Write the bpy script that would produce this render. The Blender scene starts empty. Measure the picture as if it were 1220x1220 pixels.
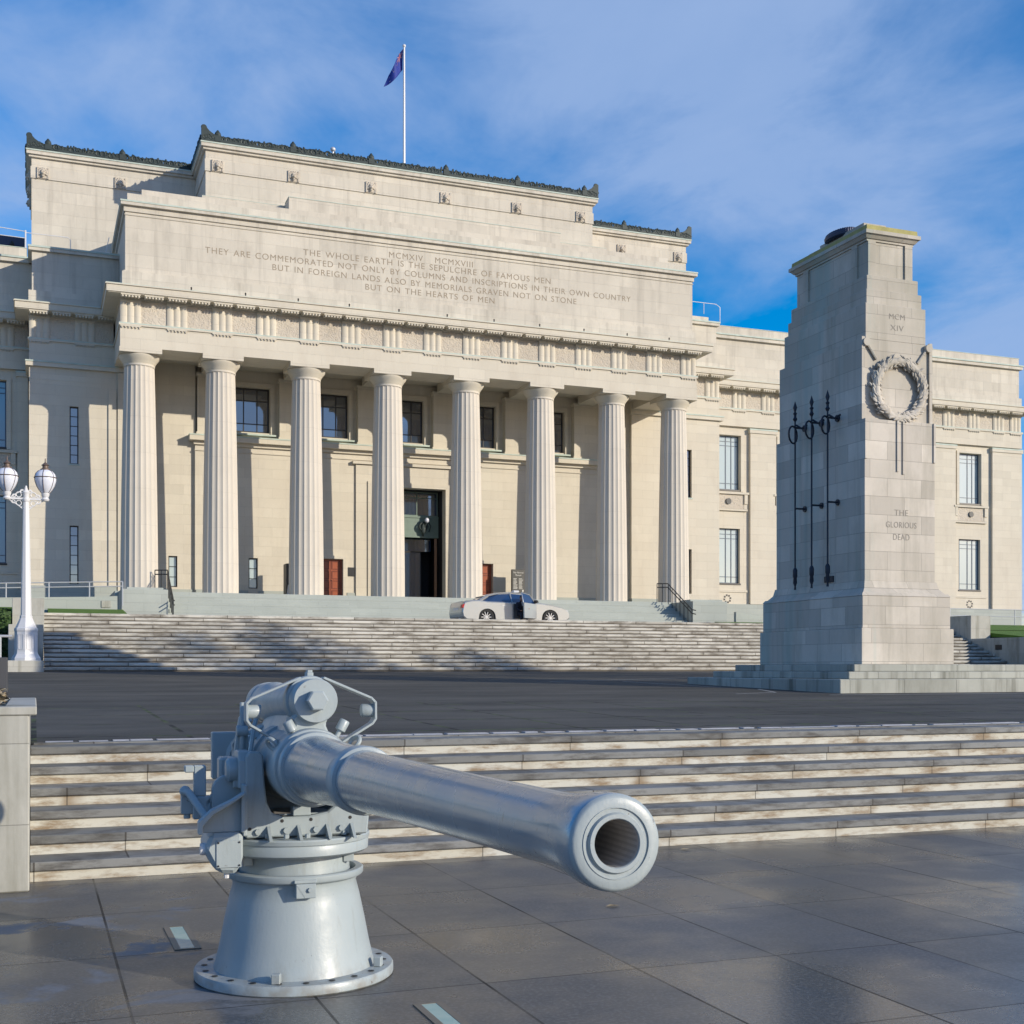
import bpy, bmesh, math, random
from mathutils import Vector, Matrix, Quaternion
rnd = random.Random(7)
C = bpy.context.scene.collection
PI = math.pi

# ------------------------------------------------------------------ mesh helper
class MB:
    def __init__(s): s.v=[]; s.f=[]; s.sm=[]
    def add(s, vs, fs, smooth=False, M=None):
        o=len(s.v)
        for p in vs:
            p=Vector(p)
            if M is not None: p=M@p
            s.v.append(p)
        for f in fs:
            s.f.append([i+o for i in f]); s.sm.append(smooth)
        return s
    def box(s,x0,x1,y0,y1,z0,z1,M=None):
        vs=[(x0,y0,z0),(x1,y0,z0),(x1,y1,z0),(x0,y1,z0),(x0,y0,z1),(x1,y0,z1),(x1,y1,z1),(x0,y1,z1)]
        return s.add(vs,[(0,3,2,1),(4,5,6,7),(0,1,5,4),(1,2,6,5),(2,3,7,6),(3,0,4,7)],M=M)
    def prism(s,poly,a0,a1,axis='y',M=None,smooth=False):
        n=len(poly); vs=[]
        for a in (a0,a1):
            for (p,q) in poly:
                vs.append({'y':(p,a,q),'x':(a,p,q),'z':(p,q,a)}[axis])
        fs=[tuple(range(n)),tuple(range(2*n-1,n-1,-1))]
        s.add(vs,fs,M=M); o=len(s.v)-2*n
        for i in range(n):
            j=(i+1)%n; s.f.append([o+i,o+n+i,o+n+j,o+j]); s.sm.append(smooth)
        return s
    def lathe(s,prof,c=(0,0,0),axis='z',seg=32,smooth=True,M=None,caps=True):
        # prof: list (r,t) along axis
        vs=[];n=len(prof)
        for (r,t) in prof:
            for k in range(seg):
                a=2*PI*k/seg; p,q=r*math.cos(a),r*math.sin(a)
                v={'z':(p,q,t),'y':(p,t,q),'x':(t,p,q)}[axis]
                vs.append((v[0]+c[0],v[1]+c[1],v[2]+c[2]))
        fs=[]
        for i in range(n-1):
            for k in range(seg):
                k2=(k+1)%seg
                fs.append((i*seg+k,i*seg+k2,(i+1)*seg+k2,(i+1)*seg+k))
        s.add(vs,fs,smooth,M)
        if caps:
            o=len(s.v)-len(vs)
            for i in (0,n-1):
                if prof[i][0]>1e-5:
                    s.f.append([o+i*seg+k for k in range(seg)]); s.sm.append(False)
        return s
    def tube(s,pts,r,seg=8,closed=False,smooth=True,M=None,r1=None):
        pts=[Vector(p) for p in pts]; n=len(pts); vs=[]; prev=None
        for i,p in enumerate(pts):
            if closed: t=pts[(i+1)%n]-pts[i-1]
            else: t=pts[min(i+1,n-1)]-pts[max(i-1,0)]
            t.normalize()
            if prev is None:
                u=t.orthogonal().normalized()
            else:
                u=(prev-t*prev.dot(t)).normalized()
            prev=u; w=t.cross(u)
            rr=r if r1 is None else r+(r1-r)*i/(n-1)
            for k in range(seg):
                a=2*PI*k/seg; vs.append(p+u*(rr*math.cos(a))+w*(rr*math.sin(a)))
        fs=[]
        m=n if closed else n-1
        for i in range(m):
            i2=(i+1)%n
            for k in range(seg):
                k2=(k+1)%seg; fs.append((i*seg+k,i*seg+k2,i2*seg+k2,i2*seg+k))
        if not closed: fs+= [tuple(range(seg-1,-1,-1)), tuple((n-1)*seg+k for k in range(seg))]
        return s.add(vs,fs,smooth,M)
    def ring(s,c,R,r,axis='y',seg=32,ss=8,M=None):
        pts=[]
        for k in range(seg):
            a=2*PI*k/seg; p,q=R*math.cos(a),R*math.sin(a)
            v={'z':(p,q,0),'y':(p,0,q),'x':(0,p,q)}[axis]; pts.append((v[0]+c[0],v[1]+c[1],v[2]+c[2]))
        return s.tube(pts,r,ss,True,M=M)
    def ell(s,c,rx,ry,rz,seg=10,rings=6,M=None,smooth=True):
        prof=[]
        vs=[];
        for i in range(rings+1):
            ph=-PI/2+PI*i/rings
            for k in range(seg):
                a=2*PI*k/seg
                vs.append((c[0]+rx*math.cos(ph)*math.cos(a),c[1]+ry*math.cos(ph)*math.sin(a),c[2]+rz*math.sin(ph)))
        fs=[]
        for i in range(rings):
            for k in range(seg):
                k2=(k+1)%seg; fs.append((i*seg+k,i*seg+k2,(i+1)*seg+k2,(i+1)*seg+k))
        return s.add(vs,fs,smooth,M)
    def wall(s,x0,x1,z0,z1,y,th,ops):
        """wall in the XZ plane facing -Y with openings (xa,xb,za,zb); reveals included, thickness th"""
        xs=sorted({x0,x1,*[o[0] for o in ops],*[o[1] for o in ops]}); zs=sorted({z0,z1,*[o[2] for o in ops],*[o[3] for o in ops]})
        xs=[x for x in xs if x0<=x<=x1]; zs=[z for z in zs if z0<=z<=z1]
        def hole(a,b,c,d):
            return any(o[0]-1e-6<=a and b<=o[1]+1e-6 and o[2]-1e-6<=c and d<=o[3]+1e-6 for o in ops)
        for i in range(len(xs)-1):
            for j in range(len(zs)-1):
                if not hole(xs[i],xs[i+1],zs[j],zs[j+1]):
                    for yy in (y,y+th):
                        s.add([(xs[i],yy,zs[j]),(xs[i+1],yy,zs[j]),(xs[i+1],yy,zs[j+1]),(xs[i],yy,zs[j+1])],[(0,1,2,3) if yy==y else (3,2,1,0)])
        for (a,b,c,d) in list(ops):
            c=max(c,z0)
            q=[((a,c),(a,d)),((b,c),(b,d)),((a,d),(b,d)),((a,c),(b,c))]
            for (p1,p2) in q:
                s.add([(p1[0],y,p1[1]),(p2[0],y,p2[1]),(p2[0],y+th,p2[1]),(p1[0],y+th,p1[1])],[(0,1,2,3)])
        for (p1,p2) in [((x0,z0),(x0,z1)),((x1,z0),(x1,z1)),((x0,z1),(x1,z1))]:
            s.add([(p1[0],y,p1[1]),(p2[0],y,p2[1]),(p2[0],y+th,p2[1]),(p1[0],y+th,p1[1])],[(0,1,2,3)])
        return s
    def islands(s):
        par=list(range(len(s.v)))
        def fd(i):
            while par[i]!=i: par[i]=par[par[i]]; i=par[i]
            return i
        for f in s.f:
            r=fd(f[0])
            for i in f[1:]:
                q=fd(i)
                if q!=r: par[q]=r
        g={}
        for k,f in enumerate(s.f): g.setdefault(fd(f[0]),[]).append(k)
        isl=[]
        for fs in g.values():
            ps=[s.v[i] for k in fs for i in s.f[k]]
            isl.append([fs,[min(p[a] for p in ps)-.004 for a in range(3)],[max(p[a] for p in ps)+.004 for a in range(3)]])
        ch=True
        while ch:
            ch=False; out=[]
            for it in isl:
                for o in out:
                    if all(it[1][a]<=o[2][a] and o[1][a]<=it[2][a] for a in range(3)):
                        o[0]+=it[0]; o[1]=[min(o[1][a],it[1][a]) for a in range(3)]; o[2]=[max(o[2][a],it[2][a]) for a in range(3)]; ch=True; break
                else: out.append(it)
            isl=out
        return isl
    def build(s,name,mat,parent=None,bevel=0,fix=True,loc=None,segs=1):
        if parent is not None and name not in KEEP and len(s.f)<4000:
            isl=s.islands()
            if 1<len(isl)<=40:
                first=None
                for it in isl:
                    m_=MB(); mp={}
                    for k in it[0]:
                        for i in s.f[k]:
                            if i not in mp: mp[i]=len(m_.v); m_.v.append(s.v[i])
                        m_.f.append([mp[i] for i in s.f[k]]); m_.sm.append(s.sm[k])
                    o=m_.build0(name,mat,parent,bevel,fix,loc,segs)
                    first=first or o
                return first
        return s.build0(name,mat,parent,bevel,fix,loc,segs)
    def build0(s,name,mat,parent=None,bevel=0,fix=True,loc=None,segs=1):
        org=Vector(ORG.get(parent.name,(0,0,0))) if parent else Vector(loc or (0,0,0))
        me=bpy.data.meshes.new(name)
        me.from_pydata([tuple(p-org) for p in s.v],[],s.f)
        me.polygons.foreach_set('use_smooth',s.sm); me.update()
        if fix:
            bm=bmesh.new(); bm.from_mesh(me)
            bmesh.ops.recalc_face_normals(bm,faces=bm.faces); bm.to_mesh(me); bm.free()
        if any(s.sm): me.set_sharp_from_angle(angle=math.radians(38))
        o=bpy.data.objects.new(name,me); C.objects.link(o)
        if mat: me.materials.append(mat)
        if parent: o.parent=parent
        else: o.location=org
        ORG[o.name]=tuple(org)
        if bevel:
            b=o.modifiers.new('bevel','BEVEL'); b.width=bevel; b.segments=segs; b.limit_method='ANGLE'; b.angle_limit=0.7
        return o
ORG={}
KEEP={'bronze_cresting','inscription','lettering','fine_print','vent_rosette','stars','canton_white','canton_red','carved_wreath','triglyph','mutule','door_panelling','base_panel','lion_head','cage','firing_gear','roof_railing','window_frame'}
def tag(o,label=None,cat=None,group=None,kind=None):
    if label: o['label']=label
    if cat: o['category']=cat
    if group: o['group']=group
    if kind: o['kind']=kind
    return o
def thing(name,loc,label,cat,group=None):
    o=bpy.data.objects.new(name,None); C.objects.link(o); o.location=loc; ORG[o.name]=tuple(loc)
    o.empty_display_size=.3
    return tag(o,label,cat,group)
def children(o): return [c for c in bpy.data.objects if c.parent==o]
def copy_tree(o,parent=None,off=(0,0,0)):
    c=o.copy(); C.objects.link(c)
    if parent is not None: c.parent=parent
    for ch in children(o): copy_tree(ch,c)
    c.location=Vector(o.location)+Vector(off)
    return c
def dupm(src,name_parent,off,scale=None):
    """copy of a part (and its sub-parts), shifted, under the same thing"""
    c=copy_tree(src,src.parent,off)
    return c

# ------------------------------------------------------------------ materials
def newmat(name):
    m=bpy.data.materials.new(name); m.use_nodes=True; nt=m.node_tree
    for n in list(nt.nodes): nt.nodes.remove(n)
    out=nt.nodes.new('ShaderNodeOutputMaterial'); b=nt.nodes.new('ShaderNodeBsdfPrincipled')
    nt.links.new(b.outputs[0],out.inputs[0]); return m,nt,b
def N(nt,t,**k):
    n=nt.nodes.new(t)
    for a,v in k.items():
        if a.startswith('i_'):
            key=a[2:]; key=int(key) if key.isdigit() else key.replace('_',' ')
            n.inputs[key].default_value=v
        else: setattr(n,a,v)
    return n
def L(nt,a,b): nt.links.new(a,b)
def mathn(nt,op,a,b=None,c=None):
    n=nt.nodes.new('ShaderNodeMath'); n.operation=op
    for i,x in enumerate((a,b,c)):
        if x is None: continue
        if hasattr(x,'links'): nt.links.new(x,n.inputs[i])
        else: n.inputs[i].default_value=x
    return n.outputs[0]
def mixc(nt,fac,a,b,mode='MIX'):
    n=nt.nodes.new('ShaderNodeMix'); n.data_type='RGBA'; n.blend_type=mode
    for s,x in ((n.inputs[0],fac),(n.inputs[6],a),(n.inputs[7],b)):
        if hasattr(x,'links'): nt.links.new(x,s)
        elif isinstance(x,(int,float)): s.default_value=x
        else: s.default_value=(*x,1)
    return n.outputs[2]
def ramp(nt,fac,stops):
    n=nt.nodes.new('ShaderNodeValToRGB'); e=n.color_ramp.elements
    while len(e)<len(stops): e.new(.5)
    for i,(p,c) in enumerate(stops):
        e[i].position=p; e[i].color=(c,c,c,1) if isinstance(c,(int,float)) else (*c,1)
    nt.links.new(fac,n.inputs[0]); return n.outputs[0]
def noise(nt,vec,scale,detail=4,rough=.55,dist=0):
    n=nt.nodes.new('ShaderNodeTexNoise'); n.inputs['Scale'].default_value=scale; n.inputs['Detail'].default_value=detail
    n.inputs['Roughness'].default_value=rough; n.inputs['Distortion'].default_value=dist
    if vec is not None: nt.links.new(vec,n.inputs['Vector'])
    return n.outputs['Fac']
def pos(nt): return nt.nodes.new('ShaderNodeNewGeometry').outputs['Position']
def scalev(nt,v,s):
    n=nt.nodes.new('ShaderNodeVectorMath'); n.operation='MULTIPLY'; nt.links.new(v,n.inputs[0]); n.inputs[1].default_value=s; return n.outputs[0]
def bump(nt,b,h,strength=.3,dist=.01):
    n=nt.nodes.new('ShaderNodeBump'); n.inputs['Strength'].default_value=strength; n.inputs['Distance'].default_value=dist
    nt.links.new(h,n.inputs['Height']); nt.links.new(n.outputs[0],b.inputs['Normal'])
def sepp(nt,p):
    n=nt.nodes.new('ShaderNodeSeparateXYZ'); nt.links.new(p,n.inputs[0]); return n.outputs
def comb(nt,x,y,z):
    n=nt.nodes.new('ShaderNodeCombineXYZ')
    for i,a in enumerate((x,y,z)):
        if hasattr(a,'links'): nt.links.new(a,n.inputs[i])
        else: n.inputs[i].default_value=a
    return n.outputs[0]

def ashlar(name,col,col2,bw=1.1,bh=.42,mort=.004,joint=.55,stain=.25,stain_col=(.22,.19,.15),rough=.85,zoff=0,weather=0.0,relief=0,tint=.10):
    m,nt,b=newmat(name); p=pos(nt); x,y,z=sepp(nt,p)
    xy=mathn(nt,'ADD',x,y)
    v=comb(nt,xy,mathn(nt,'ADD',z,zoff),0.0)
    br=N(nt,'ShaderNodeTexBrick'); br.offset=.5
    br.inputs['Scale'].default_value=1; br.inputs['Brick Width'].default_value=bw; br.inputs['Row Height'].default_value=bh
    br.inputs['Mortar Size'].default_value=mort; br.inputs['Mortar Smooth'].default_value=.3; br.inputs['Bias'].default_value=0
    br.inputs['Color1'].default_value=(0,0,0,1); br.inputs['Color2'].default_value=(1,1,1,1); br.inputs['Mortar'].default_value=(.5,.5,.5,1)
    L(nt,v,br.inputs['Vector'])
    base=mixc(nt,br.outputs['Color'],[c*(1-tint) for c in col],[c*(1+tint*.6) for c in col])
    n1=noise(nt,p,.35,5,.6); base=mixc(nt,ramp(nt,n1,[(.35,0),(.7,1)]),base,col2)
    n2=noise(nt,scalev(nt,p,(1,1,.35)),1.3,6,.65); base=mixc(nt,mathn(nt,'MULTIPLY',ramp(nt,n2,[(.5,0),(.8,1)]),stain),base,stain_col)
    st=noise(nt,scalev(nt,p,(3.2,3.2,.18)),1.0,5,.6)
    if weather: base=mixc(nt,mathn(nt,'MULTIPLY',ramp(nt,st,[(.52,0),(.75,1)]),weather),base,stain_col)
    if name=='portland_stone':
        top=mathn(nt,'MULTIPLY',ramp(nt,mathn(nt,'DIVIDE',z,12.0),[(.60,0),(.86,1)]),ramp(nt,noise(nt,scalev(nt,p,(1,1,.5)),.9,5,.6),[(.35,.25),(.6,.9)]))
        base=mixc(nt,mathn(nt,'MULTIPLY',top,.6),base,(.27,.26,.19))
        run=ramp(nt,noise(nt,scalev(nt,p,(1.3,1.3,.07)),1.0,4,.6),[(.50,0),(.66,1)])
        base=mixc(nt,mathn(nt,'MULTIPLY',mathn(nt,'MULTIPLY',run,mathn(nt,'LESS_THAN',x,17.4)),.45),base,(.26,.42,.40))
    fine=noise(nt,p,14,3,.7)
    base=mixc(nt,mathn(nt,'MULTIPLY',fine,.25),base,[c*.6 for c in col])
    if joint: base=mixc(nt,mathn(nt,'MULTIPLY',br.outputs['Fac'],joint),base,[c*.35 for c in col])
    L(nt,base,b.inputs['Base Color']); b.inputs['Roughness'].default_value=rough
    h=mathn(nt,'SUBTRACT',mathn(nt,'MULTIPLY',fine,.25),mathn(nt,'MULTIPLY',br.outputs['Fac'],1.0))
    if relief:
        rr=noise(nt,p,7,2,.4,1.5); h=mathn(nt,'ADD',h,mathn(nt,'MULTIPLY',ramp(nt,rr,[(.42,0),(.52,1)]),relief))
    bump(nt,b,h,.5,.012 if not relief else .04)
    return m
def plain(name,col,rough=.6,metal=0,var=.12,scale=6,bumps=0,coat=0,spec=.5):
    m,nt,b=newmat(name); p=pos(nt)
    n=noise(nt,p,scale,5,.6)
    c=mixc(nt,n,[x*(1-var) for x in col],[min(1,x*(1+var)) for x in col])
    L(nt,c,b.inputs['Base Color']); b.inputs['Roughness'].default_value=rough; b.inputs['Metallic'].default_value=metal
    b.inputs['Coat Weight'].default_value=coat; b.inputs['Coat Roughness'].default_value=.08; b.inputs['Specular IOR Level'].default_value=spec
    if bumps: bump(nt,b,noise(nt,p,scale*5,4,.6),bumps,.01)
    return m
M={}
M['lime']=ashlar('limestone',(.65,.60,.495),(.61,.555,.455),1.3,.46,.004,.34,.28,(.40,.34,.27),tint=.08,weather=.14)
M['lime_up']=ashlar('weathered_limestone',(.65,.60,.505),(.56,.515,.435),1.3,.55,.004,.32,.6,(.33,.30,.25),weather=.6,tint=.13)
M['relief']=ashlar('carved_limestone',(.59,.53,.44),(.52,.46,.38),3,3,.001,0,.4,(.34,.28,.21),relief=1)
M['granite']=ashlar('pale_granite',(.42,.45,.41),(.36,.39,.36),1.4,.36,.004,.5,.2,(.2,.22,.2),zoff=.05)
M['ceno']=ashlar('portland_stone',(.63,.58,.51),(.47,.435,.375),.92,.405,.005,.7,.6,(.25,.235,.18),weather=.55,tint=.26,zoff=-.12)
M['cenobase']=ashlar('step_stone',(.44,.445,.40),(.33,.34,.30),1.35,2,.008,.9,.6,(.10,.10,.075),weather=1.0,tint=.2)
M['conc']=ashlar('cheek_wall_stone',(.50,.49,.44),(.38,.375,.33),2.6,.58,.004,.6,.9,(.15,.145,.10),zoff=.1,weather=.9,tint=.14)
M['copper']=plain('copper_flashing',(.45,.52,.46),.7,0,.35,2.5)
M['verdigris']=plain('dark_bronze',(.028,.042,.042),.6,.2,.5,7)
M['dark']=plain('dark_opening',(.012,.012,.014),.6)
M['frame']=plain('dark_window_frame',(.03,.027,.025),.4)
M['frame_blue']=plain('blue_window_frame',(.04,.07,.12),.4)
def glass(name,col,r=.04):
    m,nt,b=newmat(name); p=pos(nt); b.inputs['Base Color'].default_value=(*col,1); b.inputs['Roughness'].default_value=r
    b.inputs['IOR'].default_value=1.7; b.inputs['Specular IOR Level'].default_value=.9
    bump(nt,b,noise(nt,p,.8,2,.5),.03,.02); return m
M['glass']=glass('dark_window_glass',(.02,.045,.09)); M['glass'].node_tree.nodes['Principled BSDF'].inputs['IOR'].default_value=2.3
M['blind']=glass('window_glass_over_blinds',(.42,.50,.50),.12)
M['bluegl']=glass('blue_window_glass',(.10,.22,.30),.06)
M['carve']=plain('letters_cut_shade',(.30,.245,.18),.9,0,.1)  # letters sit proud; the brown tone paints the engraved shade
M['carve2']=plain('letters_cut_shade_grey',(.27,.25,.22),.9,0,.1)  # greyer set, engraved shade likewise put into the colour
M['red_door']=plain('varnished_red_wood',(.33,.085,.035),.35,0,.2,5)
M['wood']=plain('brown_door_wood',(.30,.17,.10),.5,0,.2,5)
M['red_dark']=plain('door_moulding',(.18,.04,.02),.4,0,.2,5)
M['green_panel']=plain('green_bronze_panel',(.17,.23,.19),.6,0,.2,3)
M['iron']=plain('black_iron',(.03,.032,.035),.45,.3,.2)
M['navy_iron']=plain('dark_bronze_staff',(.02,.028,.045),.5,.3,.2)
M['white_paint']=plain('white_paint',(.66,.66,.67),.35,0,.03,3)
M['white_rail']=plain('galvanised_rail',(.52,.53,.55),.4,.3,.05)
M['opal']=plain('opal_globe',(.72,.74,.82),.15,0,.03)
M['lampcap']=plain('brown_lamp_metal',(.14,.10,.08),.5,.2,.2)
M['sign']=plain('grey_sign_panel',(.065,.065,.062),.5,0,.05)
M['signtext']=plain('sign_lettering',(.65,.65,.62),.6,0,.02)
M['carpaint']=plain('silver_car_paint',(.47,.475,.46),.3,.5,.02,3,coat=.7)
M['carglass']=glass('car_window_glass',(.01,.03,.09),.03)
M['tyre']=plain('tyre_rubber',(.02,.02,.02),.8)
M['alloy']=plain('alloy_rim',(.62,.62,.62),.3,.6,.05)
M['taillight']=plain('red_tail_light',(.5,.01,.015),.2,0,.05)
M['head']=plain('clear_headlight',(.6,.62,.65),.1,.2,.05)
M['cabin']=plain('shaded_cabin_trim',(.09,.085,.08),.8,0,.3,6)
M['suit']=plain('dark_suit_cloth',(.02,.02,.03),.85,0,.1)
M['skin']=plain('skin',(.42,.22,.14),.6,0,.05)
M['hair']=plain('dark_hair',(.02,.015,.012),.6)
M['flag']=None
M['redroof']=plain('red_roof_band',(.30,.09,.06),.7,0,.1)
M['blueroof']=plain('dark_blue_coping',(.03,.04,.09),.5,0,.1)
M['bronzewreath']=plain('bronze_wreath',(.04,.05,.09),.5,.4,.3)
M['lichen']=plain('lichen_stone',(.36,.33,.13),.9,0,.35,5)
M['greybox']=plain('charcoal_cabinet',(.06,.062,.068),.5,0,.05)

# gun paint : grey enamel with slight grime
m,nt,b=newmat('grey_gun_enamel'); p=pos(nt)
n=noise(nt,p,5,5,.6); c=mixc(nt,n,(.30,.35,.365),(.36,.405,.415)); s2=noise(nt,scalev(nt,p,(9,9,1.5)),1.5,5,.7)
c=mixc(nt,mathn(nt,'MULTIPLY',ramp(nt,s2,[(.58,0),(.78,1)]),.5),c,(.22,.22,.19))
gx_,gy_,gz_=sepp(nt,p)
chip=mathn(nt,'MULTIPLY',ramp(nt,noise(nt,p,34,4,.7),[(.66,0),(.69,1)]),ramp(nt,noise(nt,p,3,3,.6),[(.45,0),(.6,1)]))
c=mixc(nt,mathn(nt,'MULTIPLY',chip,.7),c,(.12,.09,.07))
low=ramp(nt,gz_,[(.03,1),(.12,0)]); c=mixc(nt,mathn(nt,'MULTIPLY',mathn(nt,'MULTIPLY',low,ramp(nt,noise(nt,p,12,4),[(.4,0),(.65,1)])),.55),c,(.20,.17,.13))
L(nt,c,b.inputs['Base Color']); L(nt,ramp(nt,noise(nt,p,7,5,.65),[(.3,.32),(.7,.56)]),b.inputs['Roughness']); b.inputs['Coat Weight'].default_value=.12; b.inputs['Coat Roughness'].default_value=.2
bump(nt,b,mathn(nt,'ADD',noise(nt,p,55,3,.6),mathn(nt,'MULTIPLY',noise(nt,scalev(nt,p,(60,60,7)),1,3,.6),.8)),.22,.003); M['gun']=m
m,nt,b=newmat('grey_barrel_enamel'); p=pos(nt)
n=noise(nt,p,4,5,.6); c=mixc(nt,n,(.27,.32,.36),(.35,.40,.43)); L(nt,c,b.inputs['Base Color'])
c2=mixc(nt,mathn(nt,'MULTIPLY',ramp(nt,noise(nt,p,30,4,.7),[(.64,0),(.68,1)]),.4),c,(.16,.15,.14)); L(nt,c2,b.inputs['Base Color']); L(nt,ramp(nt,noise(nt,p,5,5,.6),[(.3,.20),(.7,.34)]),b.inputs['Roughness']); b.inputs['Metallic'].default_value=.25; b.inputs['Coat Weight'].default_value=.3; b.inputs['Coat Roughness'].default_value=.12
bump(nt,b,noise(nt,p,25,3,.6),.04,.004); M['barrel']=m
M['gun_dark']=plain('rifling_steel',(.43,.415,.40),.4,.3,.2,20)
M['bore']=plain('dark_bore',(.52,.50,.48),.35,.2,.2,40)

# lower plaza : polished damp stone pavers 0.86 x 1.27 m
m,nt,b=newmat('damp_dark_pavers'); p=pos(nt); x,y,z=sepp(nt,p)
xs=mathn(nt,'DIVIDE',mathn(nt,'SUBTRACT',x,.42),.86); ys=mathn(nt,'DIVIDE',mathn(nt,'SUBTRACT',y,5.99),1.275)
fx=mathn(nt,'FRACT',xs); fy=mathn(nt,'FRACT',ys)
def edge(nt,f,w): return mathn(nt,'LESS_THAN',mathn(nt,'MINIMUM',f,mathn(nt,'SUBTRACT',1.0,f)),w)
jx=mathn(nt,'MULTIPLY',edge(nt,fx,.0085),ramp(nt,noise(nt,p,.9,2),[(.3,.35),(.6,1)])); jy=mathn(nt,'MULTIPLY',edge(nt,fy,.0045),.85)
j=mathn(nt,'MAXIMUM',jx,jy)
wn=N(nt,'ShaderNodeTexWhiteNoise',noise_dimensions='2D'); L(nt,comb(nt,mathn(nt,'FLOOR',xs),mathn(nt,'FLOOR',ys),0.0),wn.inputs['Vector'])
strip=mathn(nt,'MULTIPLY',mathn(nt,'GREATER_THAN',x,3.0),mathn(nt,'LESS_THAN',x,4.72))
base=mixc(nt,strip,(.090,.083,.074),(.072,.080,.095))
base=mixc(nt,mathn(nt,'MULTIPLY',wn.outputs['Value'],.35),base,(.04,.042,.048))
n1=noise(nt,p,.8,6,.6); base=mixc(nt,mathn(nt,'MULTIPLY',ramp(nt,n1,[(.42,0),(.62,1)]),.6),base,(.040,.044,.052))
nw=noise(nt,scalev(nt,p,(1,.6,1)),.55,5,.6,.4); base=mixc(nt,mathn(nt,'MULTIPLY',ramp(nt,nw,[(.48,0),(.60,1)]),.6),base,(.108,.094,.076))
sp=noise(nt,p,45,3,.7); base=mixc(nt,mathn(nt,'MULTIPLY',ramp(nt,sp,[(.46,0),(.64,1)]),.5),base,(.19,.19,.185))
spk=ramp(nt,noise(nt,p,22,3,.7),[(.72,0),(.75,1)]); base=mixc(nt,mathn(nt,'MULTIPLY',spk,.5),base,(.30,.30,.28))
dry=noise(nt,scalev(nt,p,(1,1.7,1)),1.1,5,.65,.6)
dryf=ramp(nt,dry,[(.55,0),(.63,1)]); dryf=mathn(nt,'MULTIPLY',dryf,mathn(nt,'LESS_THAN',x,1.7))
base=mixc(nt,mathn(nt,'MULTIPLY',dryf,.6),base,(.22,.235,.26))
base=mixc(nt,mathn(nt,'MULTIPLY',j,.85),base,(.025,.025,.025))
L(nt,base,b.inputs['Base Color'])
r=mathn(nt,'ADD',ramp(nt,noise(nt,p,.7,5,.6),[(.40,.12),(.60,.32)]),mathn(nt,'MULTIPLY',wn.outputs['Value'],.09))
r=mathn(nt,'ADD',r,mathn(nt,'MULTIPLY',dryf,.3)); r=mathn(nt,'ADD',r,mathn(nt,'MULTIPLY',sp,.08)); L(nt,r,b.inputs['Roughness'])
L(nt,mathn(nt,'MULTIPLY',mathn(nt,'SUBTRACT',1.0,mathn(nt,'MULTIPLY',j,.95)),.45),b.inputs['Specular IOR Level'])
h=mathn(nt,'SUBTRACT',mathn(nt,'MULTIPLY',sp,.35),mathn(nt,'MULTIPLY',j,2.0)); bump(nt,b,h,.35,.004); M['paver']=m

# asphalt plaza
m,nt,b=newmat('dark_asphalt'); p=pos(nt); x,y,z=sepp(nt,p)
n1=noise(nt,scalev(nt,p,(.35,1,1)),.7,6,.65); base=mixc(nt,ramp(nt,n1,[(.35,0),(.65,1)]),(.040,.040,.037),(.092,.088,.078))
big=noise(nt,scalev(nt,p,(.12,.9,1)),1.3,5,.7); base=mixc(nt,mathn(nt,'MULTIPLY',ramp(nt,big,[(.5,0),(.7,1)]),.5),base,(.105,.10,.088))
sp=noise(nt,p,70,2,.6); base=mixc(nt,mathn(nt,'MULTIPLY',ramp(nt,sp,[(.5,0),(.75,1)]),.35),base,(.16,.16,.15))
xs=mathn(nt,'DIVIDE',x,1.45); ys=mathn(nt,'DIVIDE',mathn(nt,'ADD',y,.3),1.9)
jj=mathn(nt,'MAXIMUM',edge(nt,mathn(nt,'FRACT',xs),.018),edge(nt,mathn(nt,'FRACT',ys),.026))
jj=mathn(nt,'MULTIPLY',jj,mathn(nt,'LESS_THAN',y,19.5)); jj=mathn(nt,'MULTIPLY',jj,ramp(nt,noise(nt,p,1.5,3),[(.36,.15),(.52,1)]))
moss=mixc(nt,ramp(nt,noise(nt,p,2.3,2),[(.45,0),(.6,1)]),(.008,.008,.008),(.07,.10,.03)); base=mixc(nt,mathn(nt,'MULTIPLY',jj,.95),base,moss)
L(nt,base,b.inputs['Base Color']); L(nt,ramp(nt,noise(nt,p,.5,4),[(.3,.7),(.7,.95)]),b.inputs['Roughness']); b.inputs['Specular IOR Level'].default_value=.3; bump(nt,b,mathn(nt,'SUBTRACT',sp,mathn(nt,'MULTIPLY',jj,2.5)),.5,.008); M['asphalt']=m
M['forecourt']=plain('forecourt_paving',(.24,.235,.22),.85,0,.15,2,bumps=.3)
M['paint']=plain('worn_white_road_paint',(.50,.50,.48),.7,0,.3,8)
M['gutter']=plain('wet_gutter_sheen',(.30,.33,.40),.3,0,.5,9)  # pale bluish colour paints the sky reflecting in the wet gutter

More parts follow.
